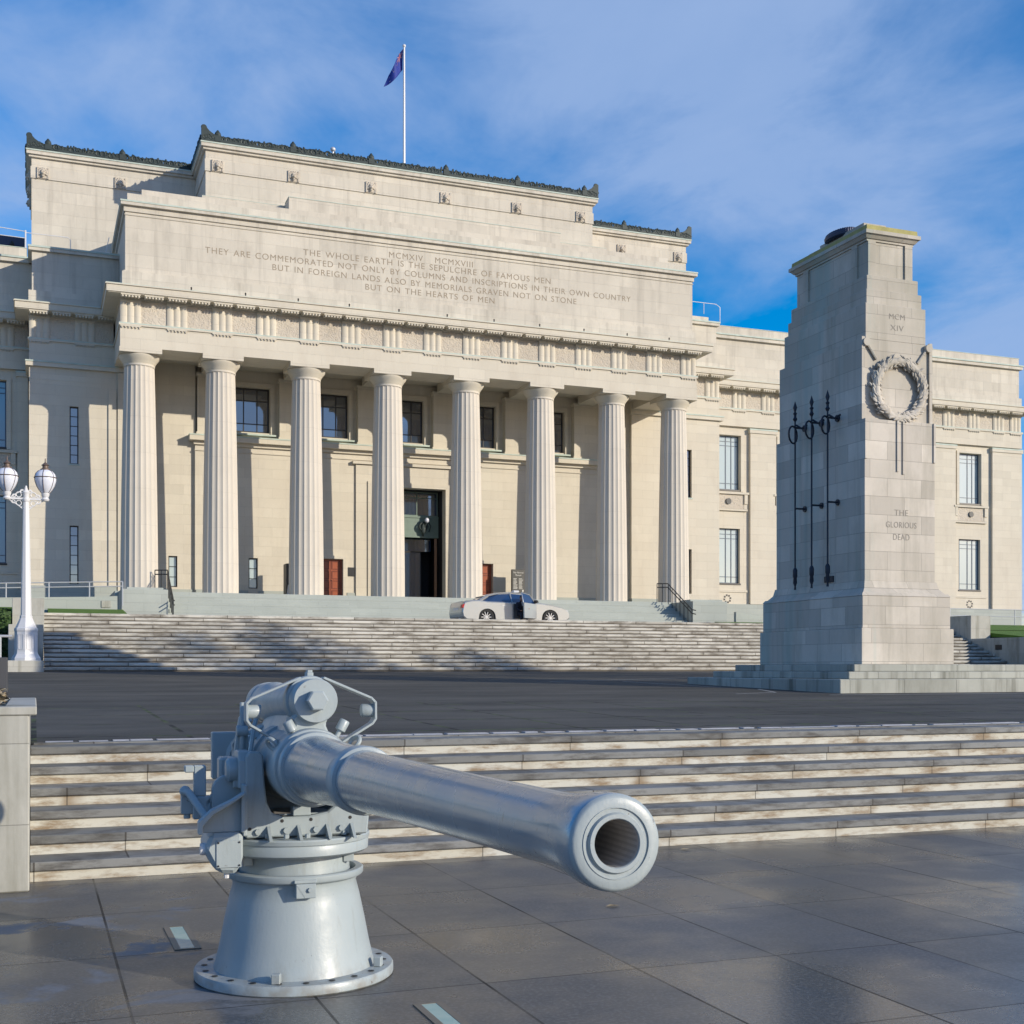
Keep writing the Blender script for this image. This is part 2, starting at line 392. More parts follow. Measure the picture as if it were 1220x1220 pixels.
def stepmat(name,col,col2,stain,bw,zrow,mort,js=.8,amt=.5,off=.5,sc=1.2,joint_col=(.03,.025,.02)):
    m,nt,b=newmat(name); p=pos(nt); x,y,z=sepp(nt,p)
    row=mathn(nt,'FLOOR',mathn(nt,'DIVIDE',z,zrow))
    sh=mathn(nt,'MULTIPLY',mathn(nt,'FRACT',mathn(nt,'MULTIPLY',row,.618)),bw)
    xx=mathn(nt,'DIVIDE',mathn(nt,'ADD',x,sh),bw)
    wn=N(nt,'ShaderNodeTexWhiteNoise',noise_dimensions='2D'); L(nt,comb(nt,mathn(nt,'FLOOR',xx),row,0.0),wn.inputs['Vector'])
    e=edge(nt,mathn(nt,'FRACT',xx),mort/bw)
    base=mixc(nt,wn.outputs['Value'],col,col2)
    n1=noise(nt,scalev(nt,p,(1,1,4)),sc,6,.7); base=mixc(nt,mathn(nt,'MULTIPLY',ramp(nt,n1,[(.46,0),(.66,1)]),amt),base,stain)
    # grime collecting round the joints
    g=mathn(nt,'SUBTRACT',1.0,mathn(nt,'MINIMUM',1.0,mathn(nt,'DIVIDE',mathn(nt,'MINIMUM',mathn(nt,'FRACT',xx),mathn(nt,'SUBTRACT',1.0,mathn(nt,'FRACT',xx))),.09)))
    base=mixc(nt,mathn(nt,'MULTIPLY',mathn(nt,'MULTIPLY',g,ramp(nt,noise(nt,p,2.2,4),[(.45,0),(.65,1)])),amt),base,stain)
    f=noise(nt,p,30,3,.7); base=mixc(nt,mathn(nt,'MULTIPLY',f,.2),base,[c*.5 for c in col])
    base=mixc(nt,mathn(nt,'MULTIPLY',e,js),base,joint_col)
    L(nt,base,b.inputs['Base Color']); b.inputs['Roughness'].default_value=.75; bump(nt,b,mathn(nt,'SUBTRACT',f,e),.3,.005); return m
M['tread']=stepmat('dark_basalt_tread',(.15,.155,.152),(.24,.245,.24),(.055,.05,.045),1.78,.15,.007,.8,.85,sc=2.4)
M['riser']=stepmat('cream_riser',(.56,.56,.51),(.54,.515,.43),(.24,.17,.10),1.78,.15,.005,.7,1.0,sc=2.8)
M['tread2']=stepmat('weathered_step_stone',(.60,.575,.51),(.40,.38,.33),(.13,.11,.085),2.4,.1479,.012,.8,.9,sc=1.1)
M['riser2']=plain('shade_toned_riser',(.14,.12,.095),.9,0,.4,3)  # dark tone paints the shadow line under each nosing into the risers

# grass, hedge leaf, dry leaves
m,nt,b=newmat('lawn_grass'); p=pos(nt); n1=noise(nt,p,2,5,.6); n2=noise(nt,p,40,3,.7)
L(nt,mixc(nt,n2,mixc(nt,n1,(.10,.20,.02),(.16,.30,.03)),(.05,.11,.01)),b.inputs['Base Color']); b.inputs['Roughness'].default_value=.9; bump(nt,b,n2,.8,.03); M['grass']=m
m,nt,b=newmat('hedge_leaves'); p=pos(nt); n1=noise(nt,p,6,5,.6)
L(nt,mixc(nt,n1,(.02,.05,.012),(.06,.12,.025)),b.inputs['Base Color']); b.inputs['Roughness'].default_value=.6; M['hedge']=m
m,nt,b=newmat('dry_leaves'); p=pos(nt); n1=noise(nt,p,18,3,.6)
L(nt,ramp(nt,n1,[(.3,(.10,.07,.04)),(.5,(.30,.23,.13)),(.7,(.42,.36,.26))]),b.inputs['Base Color']); b.inputs['Roughness'].default_value=.9; M['litter']=m
# glass ground light
m,nt,b=newmat('greenish_lens_glass'); p=pos(nt); n1=noise(nt,p,9,4,.6)
L(nt,mixc(nt,n1,(.20,.42,.42),(.45,.58,.52)),b.inputs['Base Color']); b.inputs['Roughness'].default_value=.15; M['lens']=m
M['lens_frame']=plain('brass_frame',(.20,.17,.13),.5,.3,.2)

# ------------------------------------------------------------------ world, sun, camera
SUN_EL=math.radians(18.3); AZ=math.radians(42)   # sun stands to the front-right (viewed from the plaza)
sdir=Vector((math.sin(AZ)*math.cos(SUN_EL),-math.cos(AZ)*math.cos(SUN_EL),math.sin(SUN_EL)))
w=bpy.data.worlds.new('World'); bpy.context.scene.world=w; w.use_nodes=True; nt=w.node_tree
for n in list(nt.nodes): nt.nodes.remove(n)
out=nt.nodes.new('ShaderNodeOutputWorld'); bg=nt.nodes.new('ShaderNodeBackground'); L(nt,bg.outputs[0],out.inputs[0])
sky=nt.nodes.new('ShaderNodeTexSky'); sky.sky_type='NISHITA'; sky.sun_disc=False; sky.sun_elevation=SUN_EL
sky.sun_rotation=math.atan2(sdir.x,sdir.y)
sky.air_density=1.0; sky.dust_density=.3; sky.ozone_density=2.5; sky.altitude=50
tc=nt.nodes.new('ShaderNodeTexCoord'); gx,gy,gz=sepp(nt,tc.outputs['Generated'])
zz=mathn(nt,'ADD',mathn(nt,'MAXIMUM',gz,0.0),.12)
cv=comb(nt,mathn(nt,'DIVIDE',gx,zz),mathn(nt,'DIVIDE',gy,zz),0.0)
cr=nt.nodes.new('ShaderNodeMapping'); L(nt,cv,cr.inputs[0]); cr.inputs['Rotation'].default_value=(0,0,math.radians(20)); cr.inputs['Location'].default_value=(3.1,1.7,0); cr.inputs['Scale'].default_value=(1.15,.8,1)
cn=noise(nt,cr.outputs[0],.62,8,.52,.25); cn2=noise(nt,cr.outputs[0],2.6,6,.6,.4)
cf=mathn(nt,'ADD',mathn(nt,'MULTIPLY',cn,.76),mathn(nt,'MULTIPLY',cn2,.24))
cfac=ramp(nt,cf,[(.435,0.0),(.485,.25),(.56,.78),(.68,.95)])
hs=nt.nodes.new('ShaderNodeHueSaturation'); hs.inputs['Saturation'].default_value=1.6; hs.inputs['Value'].default_value=1.3; L(nt,sky.outputs[0],hs.inputs['Color'])
CLR=mixc(nt,1.0,hs.outputs[0],(1.12,.93,1.06),'MULTIPLY')
SKYC=mixc(nt,cfac,CLR,(2.55,3.6,5.75))
L(nt,SKYC,bg.inputs[0]); bg.inputs[1].default_value=.135
sl=bpy.data.lights.new('sun_lamp','SUN'); sl.energy=4.5; sl.angle=math.radians(.5); sl.color=(1,.90,.74)
so=bpy.data.objects.new('sun_lamp',sl); C.objects.link(so); so.rotation_euler=(-sdir).to_track_quat('-Z','Y').to_euler(); so.location=(30,-30,30)
cam=bpy.data.cameras.new('camera'); co=bpy.data.objects.new('camera',cam); C.objects.link(co)
co.location=(0,0,1.6); co.rotation_euler=(PI/2,0,-math.radians(20.9))
cam.sensor_width=36; cam.lens=36*1492/1220; cam.shift_y=186/1220; cam.clip_end=3000; cam.clip_start=.05
sc=bpy.context.scene; sc.camera=co
sc.view_settings.view_transform='Standard'; sc.view_settings.look='None'; sc.view_settings.exposure=0; sc.view_settings.gamma=1

# ------------------------------------------------------------------ setting : grounds
g=MB(); g.add([(-700,-700,-.02),(700,-700,-.02),(700,1200,-.02),(-700,1200,-.02)],[(0,1,2,3)])
tag(g.build('ground',M['forecourt']),kind='structure')
g=MB(); g.add([(-30,-20,0),(45,-20,0),(45,10.02,0),(-30,10.02,0)],[(0,1,2,3)])
tag(g.build('plaza',M['paver']),kind='structure')
# sloping upper plaza (road surface)
def zroad(Y): return .9+.58*(Y-11.85)/30.45
g=MB()
YS=[12.25,14,17,20,24,28,32,36,40,42.45]
vs=[];fs=[]
for Y in YS:
    for X in (-60,90): vs.append((X,Y,zroad(Y)))
for i in range(len(YS)-1): fs.append((2*i,2*i+1,2*i+3,2*i+2))
g.add(vs,fs); tag(g.build('road',M['asphalt']),kind='structure')
g=MB(); g.box(-60,-0.9,9.62,12.25,.2,.885); tag(g.build('pavement',M['forecourt']),kind='structure')
# forecourt in front of the portico
g=MB(); g.add([(-60,47.25,3.40),(95,47.25,3.40),(95,64,3.40),(-60,64,3.40)],[(0,1,2,3)])
tag(g.build('forecourt_road',M['forecourt']),kind='structure')
# lawns
g=MB()
for (x0,x1,y0,y1,z0,z1) in ((.5,3.3,49.2,51.9,3.66,3.92),(-14,-.1,47.6,51.9,3.7,3.95),(29.9,38.6,47.9,51.6,3.52,3.78)):
    g.add([(x0,y0,3.38),(x1,y0,3.38),(x1,y0+.25,z0),(x0,y0+.25,z0),(x1,y1,z1),(x0,y1,z1),(x0,y1,3.2),(x1,y1,3.2)],[(0,1,2,3),(3,2,4,5),(5,4,7,6),(0,3,5,6),(1,7,4,2)])
g.add([(40.62,45.3,3.0),(75,42.4,2.9),(75,52,3.85),(40.62,52,3.85),(40.62,42.4,2.9)],[(0,4,1,2,3)])
tag(g.build('lawn',M['grass']),kind='structure')

# ------------------------------------------------------------------ lower staircase
st=thing('stone_staircase',(0,10,0),'near flight of six low steps with dark treads and cream risers behind the gun','stairs')
for i in range(6):
    y=9.99+.372*i; z=.15*i
    r=MB(); r.box(-.028,34,y+.03,y+.40 if i<5 else y+.39,z+.001,z+.083); r.build('riser',M['riser'],st)
    t=MB(); t.box(-.028,34,y,y+.374+(.03 if i<5 else .0),z+.0835,z+.15 if i<5 else .9); t.build('tread',M['tread'],st,bevel=.006)
g=MB(); g.box(0,34,10.2,12.2,-.3,-.002)
# drain sheen strip behind the top tread, reflection put into the pale colour
d=MB()
x=0.1
while x<33:
    l=rnd.uniform(.12,.5); d.box(x,x+l,12.38+rnd.uniform(-.015,.015),12.47+rnd.uniform(-.02,.05),zroad(12.4)-.01,zroad(12.45)+.006+rnd.uniform(0,.006)); x+=l+rnd.uniform(.0,.10)
tag(d.build('gutter_sheen',M['gutter']),kind='structure')
g=MB(); g.box(0,34,11.85+.374,12.36,.7,zroad(12.36)+.003); tag(g.build('kerb',M['tread']),kind='structure')
# road markings
pm=MB()
def strip(pts,w):
    for i in range(len(pts)-1):
        a=Vector((*pts[i],0)); b_=Vector((*pts[i+1],0)); t=(b_-a).normalized(); n=Vector((-t.y,t.x,0))*w/2
        pm.add([(p.x,p.y,zroad(p.y)+.004) for p in (a-n,b_-n,b_+n,a+n)],[(0,1,2,3)])
strip([(14.6,20.75),(17,20.72),(24,20.8)],.07)
strip([(15.0,24.0),(14.3,22.2),(13.0,21.6)],.05); strip([(14.9,25.4),(14.65,26.8),(14.6,30)],.06)
strip([(12.5,30),(26,37)],.07)
tag(pm.build('road_marking',M['paint']),kind='structure')

# left planter wall beside the near stairs
pw=thing('planter_wall',(-2,10.4,0),'pale concrete planter wall holding dry leaves at the left edge, left of the near steps','wall')
p_=MB(); p_.box(-6,-.03,9.60,12.6,0,1.262); p_.build('wall',M['conc'],pw,bevel=.01)
p_=MB(); p_.box(-6.03,.02,9.592,9.78,1.2625,1.325); p_.box(-.20,.02,9.78,12.5,1.2625,1.325); p_.box(-6.03,-.2,12.3,12.5,1.2625,1.325)
p_.build('coping',M['conc'],pw,bevel=.008)
lv=MB()
for i in range(2600):
    x=rnd.uniform(-1.6,-.22); y=rnd.uniform(9.79,12.25); z=1.30+rnd.uniform(0,.10)+.03*math.sin(x*7+y*3)
    a=rnd.uniform(0,6.28); s_=rnd.uniform(.012,.035); q=Matrix.Translation((x,y,z))@Matrix.Rotation(a,4,'Z')@Matrix.Rotation(rnd.uniform(-.9,.9),4,'X')
    lv.add([(-s_,-s_*.4,0),(s_,-s_*.4,0),(s_*.8,s_*.5,.004),(-s_*.8,s_*.5,0)],[(0,1,2,3)],M=q)
lv.box(-6,-.2,9.78,12.3,1.2626,1.285)
tag(lv.build('leaf_litter',M['litter'],fix=False),'brown dry leaves lying in the planter top at the left edge','leaf litter',kind='stuff')

# ------------------------------------------------------------------ upper staircase
us=thing('wide_staircase',(.3,42.3,1.4),'far weathered flight of fourteen steps rising to the museum forecourt','stairs')
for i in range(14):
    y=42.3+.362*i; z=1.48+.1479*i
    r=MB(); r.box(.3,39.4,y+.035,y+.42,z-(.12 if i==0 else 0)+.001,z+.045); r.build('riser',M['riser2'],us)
    t=MB(); t.box(.3,39.4,y,y+.40,z+.0455,z+.1479); t.build('tread',M['tread2'],us,bevel=.02)
def cheek(name,x0,x1,label):
    c=thing(name,((x0+x1)/2,43,1.3),label,'wall','stepped cheek walls flanking the far stairs')
    a=MB(); a.box(x0,x1,42.2,43.9,1.2,1.84 if x0<1 else 2.93); a.box(x0+.003,x1-.003,43.9,45.3,1.2,3.03 if x0<1 else 2.93); a.build('wall',M['conc'],c,bevel=.012)
    b_=MB(); b_.box(x0+.1 if x0<1 else x0+.003,x1+.03 if x0<1 else x1,45.3,48.2,2.8,3.97); b_.build('upper_block',M['conc'],c,bevel=.012)
    return c
cheek('cheek_wall',-.78,.298,'stepped stone cheek block under the white lamp post, left of the far stairs')
c=thing('cheek_wall',(39.9,43,1.3),'shaded stone cheek wall ending the far stairs on the right, beside the lawn','wall','stepped cheek walls flanking the far stairs')
a=MB(); a.box(39.402,40.5,30,45.3,.9,2.92); a.box(40.5,75,42.0,42.38,1.0,2.93); a.build('wall',M['conc'],c,bevel=.012)
a=MB(); a.box(39.405,40.52,45.3,50.2,2.7,3.97); a.build('upper_block',M['conc'],c,bevel=.012)
a=MB(); a.box(39.388,39.401,43.35,43.75,2.4,2.62); a.build('vent',M['iron'],c)
# ramp walls
rw=thing('ramp_wall',(1,52,3.4),'pale low ramp wall with pipe rail in front of the left pavilion','wall')
a=MB(); a.prism([(-14,3.38),(3.1,3.38),(3.1,4.46),(2.4,4.42),(.4,4.36),(-14,3.95)],52.0,52.2); a.build('wall',M['granite'],rw)
a=MB(); a.box(2.5,2.85,51.96,51.995,4.0,4.26); a.build('access_panel',M['conc'],rw)
a=MB()
for x_ in (-5,-3,-1.0,.55,2.05,3.3):
    zb=4.3+.06*x_/3; a.tube([(x_,52.1,zb-.3),(x_,52.1,zb+.62+.05*x_/3)],.025,6)
for dz in (.62,.44): a.tube([(-6,52.1,4.3+dz-.26),(-1.0,52.1,4.26+dz-.0),(.55,52.1,4.32+dz),(3.3,52.1,4.42+dz)],.022,6)
a.build('handrail',M['white_rail'],rw)
rr=thing('ramp_wall',(34,52,3.4),'pale low ramp wall behind the grass strip between right stair pier and cenotaph','wall')
a=MB(); a.prism([(31.3,3.38),(56,3.38),(56,3.72),(40,3.86),(33,4.05),(31.3,4.28)],52.0,52.2); a.build('wall',M['granite'],rr)
a=MB()
for x_ in (33.4,35.2,37,40,44,48.2,52.4,56): a.tube([(x_,52.1,3.6),(x_,52.1,4.68)],.03,6)
for zz_ in (4.66,4.3): a.tube([(33.3,52.1,zz_+.06),(40,52.1,zz_),(58,52.1,zz_)],.025,6)
a.build('handrail',M['white_rail'],rr)

# hedge + cabinet + small railing at far left
h=MB()
for i in range(9000):
    x=rnd.uniform(-9,-.74); y=rnd.choice([44.9,44.9,rnd.uniform(44.9,47)])+rnd.uniform(-.12,.12); z=rnd.uniform(1.4,3.55)
    if y>45.1: z=3.5+rnd.uniform(-.1,.12)
    s_=rnd.uniform(.04,.09); q=Matrix.Translation((x,y,z))@Matrix.Rotation(rnd.uniform(0,6.28),4,'Z')@Matrix.Rotation(rnd.uniform(0,3.1),4,'X')
    h.add([(-s_,0,0),(0,-s_*.5,0),(s_,0,0),(0,s_*.5,0)],[(0,1,2,3)],M=q)
h.box(-9,-.72,45,47,1.3,3.5)
tag(h.build('clipped_hedge',M['hedge'],fix=False,loc=(-4,45,1.4)),'dark green clipped hedge behind the lamp post at the left edge','hedge')
cb=thing('service_cabinet',(-1.2,25,1.1),'dark grey low cabinet at the left edge of the upper plaza','cabinet')
a=MB(); a.box(-1.9,-.62,25,25.7,1.05,1.86); a.build('body',M['greybox'],cb,bevel=.01)
a=MB(); a.box(-.60,-.46,25.05,25.7,1.05,1.80); a.build('side_panel',M['greybox'],cb,bevel=.01)
a=MB(); a.tube([(-2.4,30,1.25),(-2.4,30,2.30)],.03,6); a.tube([(-.70,30,1.25),(-.70,30,2.30)],.03,6); a.tube([(-2.6,30,2.31),(-.45,30,2.31)],.03,6)
tag(a.build('hand_railing',M['white_rail'],loc=(-1.5,30,1.25)),'plain light grey rail standing in front of the hedge at the left edge','railing')

# ------------------------------------------------------------------ MUSEUM
mu=thing('museum_building',(17.3,59.55,3.4),'large pale limestone museum with fluted column portico, stepped attic and long inscription','museum')
CX=17.29
def B(name,mat,*boxes,bevel=0,parent=None):
    a=MB()
    for bx in boxes: a.box(*bx)
    return a.build(name,mat,parent or mu,bevel=bevel)
# portico steps
ns=9
for i in range(ns):
    y=52.95+.3*i; z=3.40+.1633*i
    B('step',M['granite'],(5.17,29.62,y,y+.302,3.38,z+.1633) if i<ns-1 else (5.17,29.62,y,55.9,3.38,4.87),bevel=.012)
B('stylobate',M['granite'],(3.2,5.168,55.35,59.9,3.38,4.868),(29.622,31.4,55.35,59.9,3.38,4.868),(5.168,29.622,55.9,61.5,3.38,4.866))
B('stair_pier',M['granite'],(3.33,5.165,53.2,55.34,3.38,4.83),(3.6,5.08,54.3,55.34,4.831,4.97),bevel=.012)
B('stair_pier',M['granite'],(29.625,31.53,53.2,55.34,3.38,4.83),(30.1,31.45,54.3,55.34,4.831,4.97),(31.54,32.2,54.8,57,3.38,5.02),bevel=.012)
# columns
XC=[4.27,7.73,11.55,15.37,19.2,23.03,26.85,30.32]; YC=56.43
def shaft():
    a=MB(); fl=20; sub=5; prof=[]
    zs=[(4.872,.79),(5.8,.788),(7.6,.77),(9.6,.742),(11.6,.706),(13.4,.665),(14.66,.635)]
    vs=[];n=fl*sub
    for (z,R) in zs:
        for k in range(n):
            t=(k%sub)/sub; dep=.26*(PI*R/fl)*2*4*t*(1-t)*.62
            a_=2*PI*k/n; r=R-dep; vs.append((XC[0]+r*math.cos(a_),YC+r*math.sin(a_),z))
    fs=[]
    for i in range(len(zs)-1):
        for k in range(n):
            k2=(k+1)%n; fs.append((i*n+k,i*n+k2,(i+1)*n+k2,(i+1)*n+k))
    fs.append(tuple((len(zs)-1)*n+k for k in range(n)))
    a.add(vs,fs); a.lathe([(.637,14.58),(.655,14.60),(.655,14.66),(.637,14.67)],(XC[0],YC,0),seg=40,caps=False); return a
M['col']=ashlar('column_limestone',(.64,.585,.50),(.58,.53,.45),30,1.55,.004,.35,.2,(.36,.31,.26),tint=.05)
col=shaft().build('column',M['col'],mu)
a=MB(); a.lathe([(.64,14.66),(.655,14.70),(.74,14.84),(.84,14.96),(.865,15.03),(.85,15.068)],(XC[0],YC,0),seg=40); cap=a.build('echinus',M['lime'],col)
a=MB(); a.box(XC[0]-.88,XC[0]+.88,YC-.88,YC+.88,15.069,15.269); cap2=a.build('abacus',M['lime'],col)
for x_ in XC[1:]: copy_tree(col,mu,(x_-XC[0],0,0))

def entab(name_sfx,x0,x1,y,back,tri,mut0,nmut,ends=(True,True),back2=None,am=M['lime'],mod=.956,arch_bot=15.27):
    """Doric entablature + cornice along X in the plane y; tri = list of triglyph left edges"""
    yb=y+back
    B('architrave',am,(x0,x1,y,yb,arch_bot,16.17))
    yb=y+(back2 or back)
    B('taenia',M['copper'],(x0-.05,x1+.05,y-.06,yb,16.235,16.285)); B('taenia',am,(x0-.05,x1+.05,y-.06,yb,16.171,16.234))
    B('frieze',M['relief'],(x0+.03,x1-.03,y+.05,yb,16.286,17.27))
    B('bed_mould',am,(x0-.02,x1+.02,y-.02,yb,17.271,17.40))
    e=.58
    c1=x0-e if ends[0] else x0; c2=x1+e if ends[1] else x1
    B('cornice',am,(c1,c2,y-e,yb,17.42,17.70)); B('cornice',am,(c1+.06,c2-.06,y-e+.05,yb,17.385,17.419))
    B('cornice_moulding',am,(c1-.05,c2+.05 ,y-e-.05,yb,17.702,17.745)); B('cornice_flashing',M['copper'],(c1-.02,c2+.02,y-e-.02,yb,17.746,17.775))
    return
def triglyph(x,y,w=.86):
    a=MB()
    # three shanks with chamfered grooves
    P=[(0,0),(.05,.0),(.0,.0)]
    k=w/6.0; pts=[]
    prof=[(0,.05),(.5*k,.0),(1.5*k,.0),(2*k,.055),(2.5*k,.0),(3.5*k,.0),(4*k,.055),(4.5*k,.0),(5.5*k,.0),(6*k,.05)]
    n=len(prof)
    poly=[(x+p,y-.035+q) for p,q in prof]+[(x+w,y+.08),(x,y+.08)]
    a.prism(poly,16.288,17.15,'z'); a.box(x,x+w,y-.04,y+.08,17.151,17.268)
    a.box(x,x+w,y-.055,y+.0,16.12,16.169)
    for i in range(6):
        gx_=x+w*(i+.5)/6; a.lathe([(.028,16.119),(.038,16.06)],(gx_,y-.03,0),seg=8)
    return a
tri0=triglyph(3.42,55.55).build('triglyph',M['lime'],mu)
def mutule(x,y,w=.80):
    a=MB(); a.box(x,x+w,y-.52,y-.03,17.33,17.384)
    for i in range(6):
        a.lathe([(.04,17.329),(.048,17.255)],(x+w*(i+.5)/6,y-.47,0),seg=8)
        a.lathe([(.04,17.329),(.048,17.27)],(x+w*(i+.5)/6,y-.25,0),seg=6)
    return a
mut0=mutule(3.42,55.55).build('mutule',M['lime'],mu)
def put(src,x,y): copy_tree(src,mu,(x-3.42,y-55.55,0))
# main portico
entab('',3.42,31.16,55.55,1.75,None,None,None,back2=3.998)
B('architrave_return',M['lime'],(3.42,5.05,57.301,59.548,15.27,16.17),(29.53,31.16,57.301,59.548,15.27,16.17))
B('anta_capital',M['lime'],(3.6,5.16,59.41,59.9,15.021,15.268),(29.42,31.0,59.41,59.9,15.021,15.268)); B('anta_frieze',M['lime'],(3.6,5.1,59.56,59.9,15.2685,15.709),(29.5,31.0,59.56,59.9,15.2685,15.709))
for i in range(1,15): put(tri0,3.42+ (i*1.917 if True else 0)+ (.0),55.55)
for i in range(1,29): put(mut0,3.42+.9625*i,55.55)
B('inner_beam',M['lime'],*[(x-.45,x+.45,57.31,59.54,15.30,15.70) for x in XC[1:7]])
B('porch_ceiling',M['lime'],(3.5,31.1,57.3,60.4,15.71,15.95))
# attic with inscription
B('attic_base',M['lime_up'],(3.5,31.08,55.5,63,17.776,18.46),(3.56,31.02,55.56,63,18.461,18.52))
B('attic_wall',M['lime_up'],(3.63,30.95,55.62,63,18.521,20.88),(3.60,30.98,55.59,63,20.881,20.93),(3.63,30.95,55.62,63,20.931,21.03),(3.57,31.01,55.56,63,21.031,21.27))
B('attic_cornice',M['lime_up'],(3.44,31.14,55.42,63,21.271,21.40)); B('attic_flashing',M['copper'],(3.42,31.16,55.40,63,21.401,21.47))
B('roof_step',M['lime_up'],(3.75,30.85,56.1,63.0,21.471,22.0)); B('roof_step',M['lime_up'],(4.4,30.2,56.8,63,22.001,22.48))
B('roof_step',M['lime_up'],(10.95,24.5,57.4,63,22.481,23.24)); B('step_flashing',M['copper'],(10.93,24.52,57.38,58.3,23.241,23.27))
B('roof_step',M['lime_up'],(7.17,27.5,58.4,63,22.482,23.16)); B('step_flashing',M['copper'],(7.17,10.95,58.39,59.2,23.161,23.18),(24.5,27.5,58.39,59.2,23.161,23.18))
# inscription
def text(s_,cx,width,z,h,y,mat,parent,name='inscription',sp=1.15,M4=None):
    cu=bpy.data.curves.new('t','FONT'); cu.body=s_; cu.align_x='CENTER'; cu.size=1; cu.space_character=sp; cu.space_word=1.35; cu.extrude=.004/h*.7; cu.offset=-.004
    to=bpy.data.objects.new('t',cu); C.objects.link(to); dg=bpy.context.evaluated_depsgraph_get(); me=bpy.data.meshes.new_from_object(to.evaluated_get(dg))
    bpy.data.objects.remove(to); xs=[v.co.x for v in me.vertices]; ys=[v.co.y for v in me.vertices]
    w_=max(xs)-min(xs); hh=max(ys)-min(ys); mx=(max(xs)+min(xs))/2; my=min(ys)
    sx=width/w_; sz=h/hh; a=MB()
    vs=[(cx+(v.co.x-mx)*sx, y+v.co.z*h, z+(v.co.y-my)*sz) for v in me.vertices]
    a.add(vs,[tuple(p_.vertices) for p_ in me.polygons]); bpy.data.meshes.remove(me)
    return a.build(name,mat,parent,fix=False)
YI=55.617
for s_,x0,x1,z0 in (('MCMXIV   MCMXVIII',15.21,19.27,20.42),('THE WHOLE EARTH IS THE SEPULCHRE OF FAMOUS MEN',11.26,23.22,20.07),
    ('THEY ARE COMMEMORATED NOT ONLY BY COLUMNS AND INSCRIPTIONS IN THEIR OWN COUNTRY',6.96,27.5,19.66),
    ('BUT IN FOREIGN LANDS ALSO BY MEMORIALS GRAVEN NOT ON STONE',9.88,24.58,19.24),('BUT ON THE HEARTS OF MEN',14.1,20.35,18.83)):
    text(s_,(x0+x1)/2,x1-x0,z0,.265,YI,M['carve'],mu)

# P1 pavilions left and right and the wall behind the porch
Y1=59.55; Y2=61.6
bxL=(-.2,3.6); bxR=(31.0,34.8)
for (a0,a1) in (bxL,bxR):
    for nm,mt,dx,dy,z0,z1 in (('pavilion_attic_base','lime_up',.02,.0,17.776,18.40),('pavilion_attic','lime_up',-.12,.12,18.401,20.18)):
        B(nm,M[mt],(a0-dx if a0<3 else 30.96,a1+dx if a0>3 else 3.62,Y1+dy,63.05,z0,z1))
    B('pavilion_cornice',M['lime_up'],(a0-.02,a1+.02,Y1-.02,63.05,20.181,20.32)); B('pavilion_flashing',M['copper'],(a0-.05,a1+.05,Y1-.05,63.05,20.321,20.40))
B('pavilion_roof',M['lime_up'],(31.0,34.5,60.2,63.0,20.401,20.8))
entab('',-.2,3.418,Y1,1.5,None,None,None,ends=(True,False)); entab('',31.16,34.8,Y1,1.5,None,None,None,ends=(False,True))
for x_ in (-.2,1.72): put(tri0,x_,Y1)
for x_ in (-.2,.76,1.72,2.68): put(mut0,x_,Y1)
for x_ in (33.94,32.02): put(tri0,x_,Y1)
for x_ in (34.0,33.04,32.08,31.2): put(mut0,x_,Y1)
nwL=[(1.5,1.88,10.77,13.35),(1.5,1.88,5.37,8.0)]; nwR=[(32.7,33.1,10.77,13.35),(32.7,33.1,5.6,8.0)]
a=MB(); a.wall(-.2,5.1,5.28,15.02,Y1,.35,nwL); a.build('pavilion_wall',M['lime'],mu)
a=MB(); a.wall(29.5,34.8,5.28,15.02,Y1,.35,nwR); a.build('pavilion_wall',M['lime'],mu)
B('side_wall',M['lime'],(-.2,.0,Y1+.351,61.7,5.28,15.02)); B('side_wall',M['lime'],(34.6,34.8,Y1+.351,61.7,5.28,15.02))
B('string_course',M['lime'],(-.34,3.6,Y1-.14,61.6,15.021,15.20),(31.0,35.0,Y1-.14,61.6,15.021,15.20)); B('string_flashing',M['copper'],(-.36,3.6,Y1-.16,61.6,15.201,15.269),(31.0,35.02,Y1-.16,61.6,15.201,15.269))
B('wall_pilaster',M['lime'],(3.16,3.5,Y1-.07,Y1-.001,5.29,14.2),(3.56,5.1,Y1-.12,Y1-.001,4.87,15.0),(-.2,3.13,Y1-.012,Y1-.001,14.45,14.47))
B('skirting',M['granite'],(-.26,3.545,Y1-.06,Y1+.3,3.38,5.279),(31.45,34.86,Y1-.06,Y1+.3,3.38,5.279),(29.5,31.449,Y1-.06,Y1+.3,4.872,5.279))
def window(x0,x1,z0,z1,y,frame_m,glass_m,vb=(),hb=(),parent=None,t=.05,name='window'):
    a=MB(); d=.07
    for bx in ((x0,x0+t,z0,z1),(x1-t,x1,z0,z1),(x0+t,x1-t,z0,z0+t),(x0+t,x1-t,z1-t,z1)): a.box(bx[0],bx[1],y,y+d,bx[2],bx[3])
    for v_ in vb:
        xv=x0+(x1-x0)*v_; a.box(xv-t*.35,xv+t*.35,y+.005,y+d-.01,z0+t,z1-t)
    for h_ in hb:
        zv=z0+(z1-z0)*h_; a.box(x0+t,x1-t,y+.008,y+d-.013,zv-t*.3,zv+t*.3)
    wn_=a.build(name,frame_m,parent or mu)
    g_=MB(); g_.box(x0+t*.5,x1-t*.5,y+.035,y+.045,z0+t*.5,z1-t*.5); g_.build('pane',glass_m,wn_)
    return wn_
hb6=(1/6,2/6,.5,4/6,5/6)
for (a0,a1,b0,b1) in nwL+nwR:
    window(a0+.002,a1-.002,b0,b1,Y1+.16,M['frame'],M['glass'],hb=hb6)
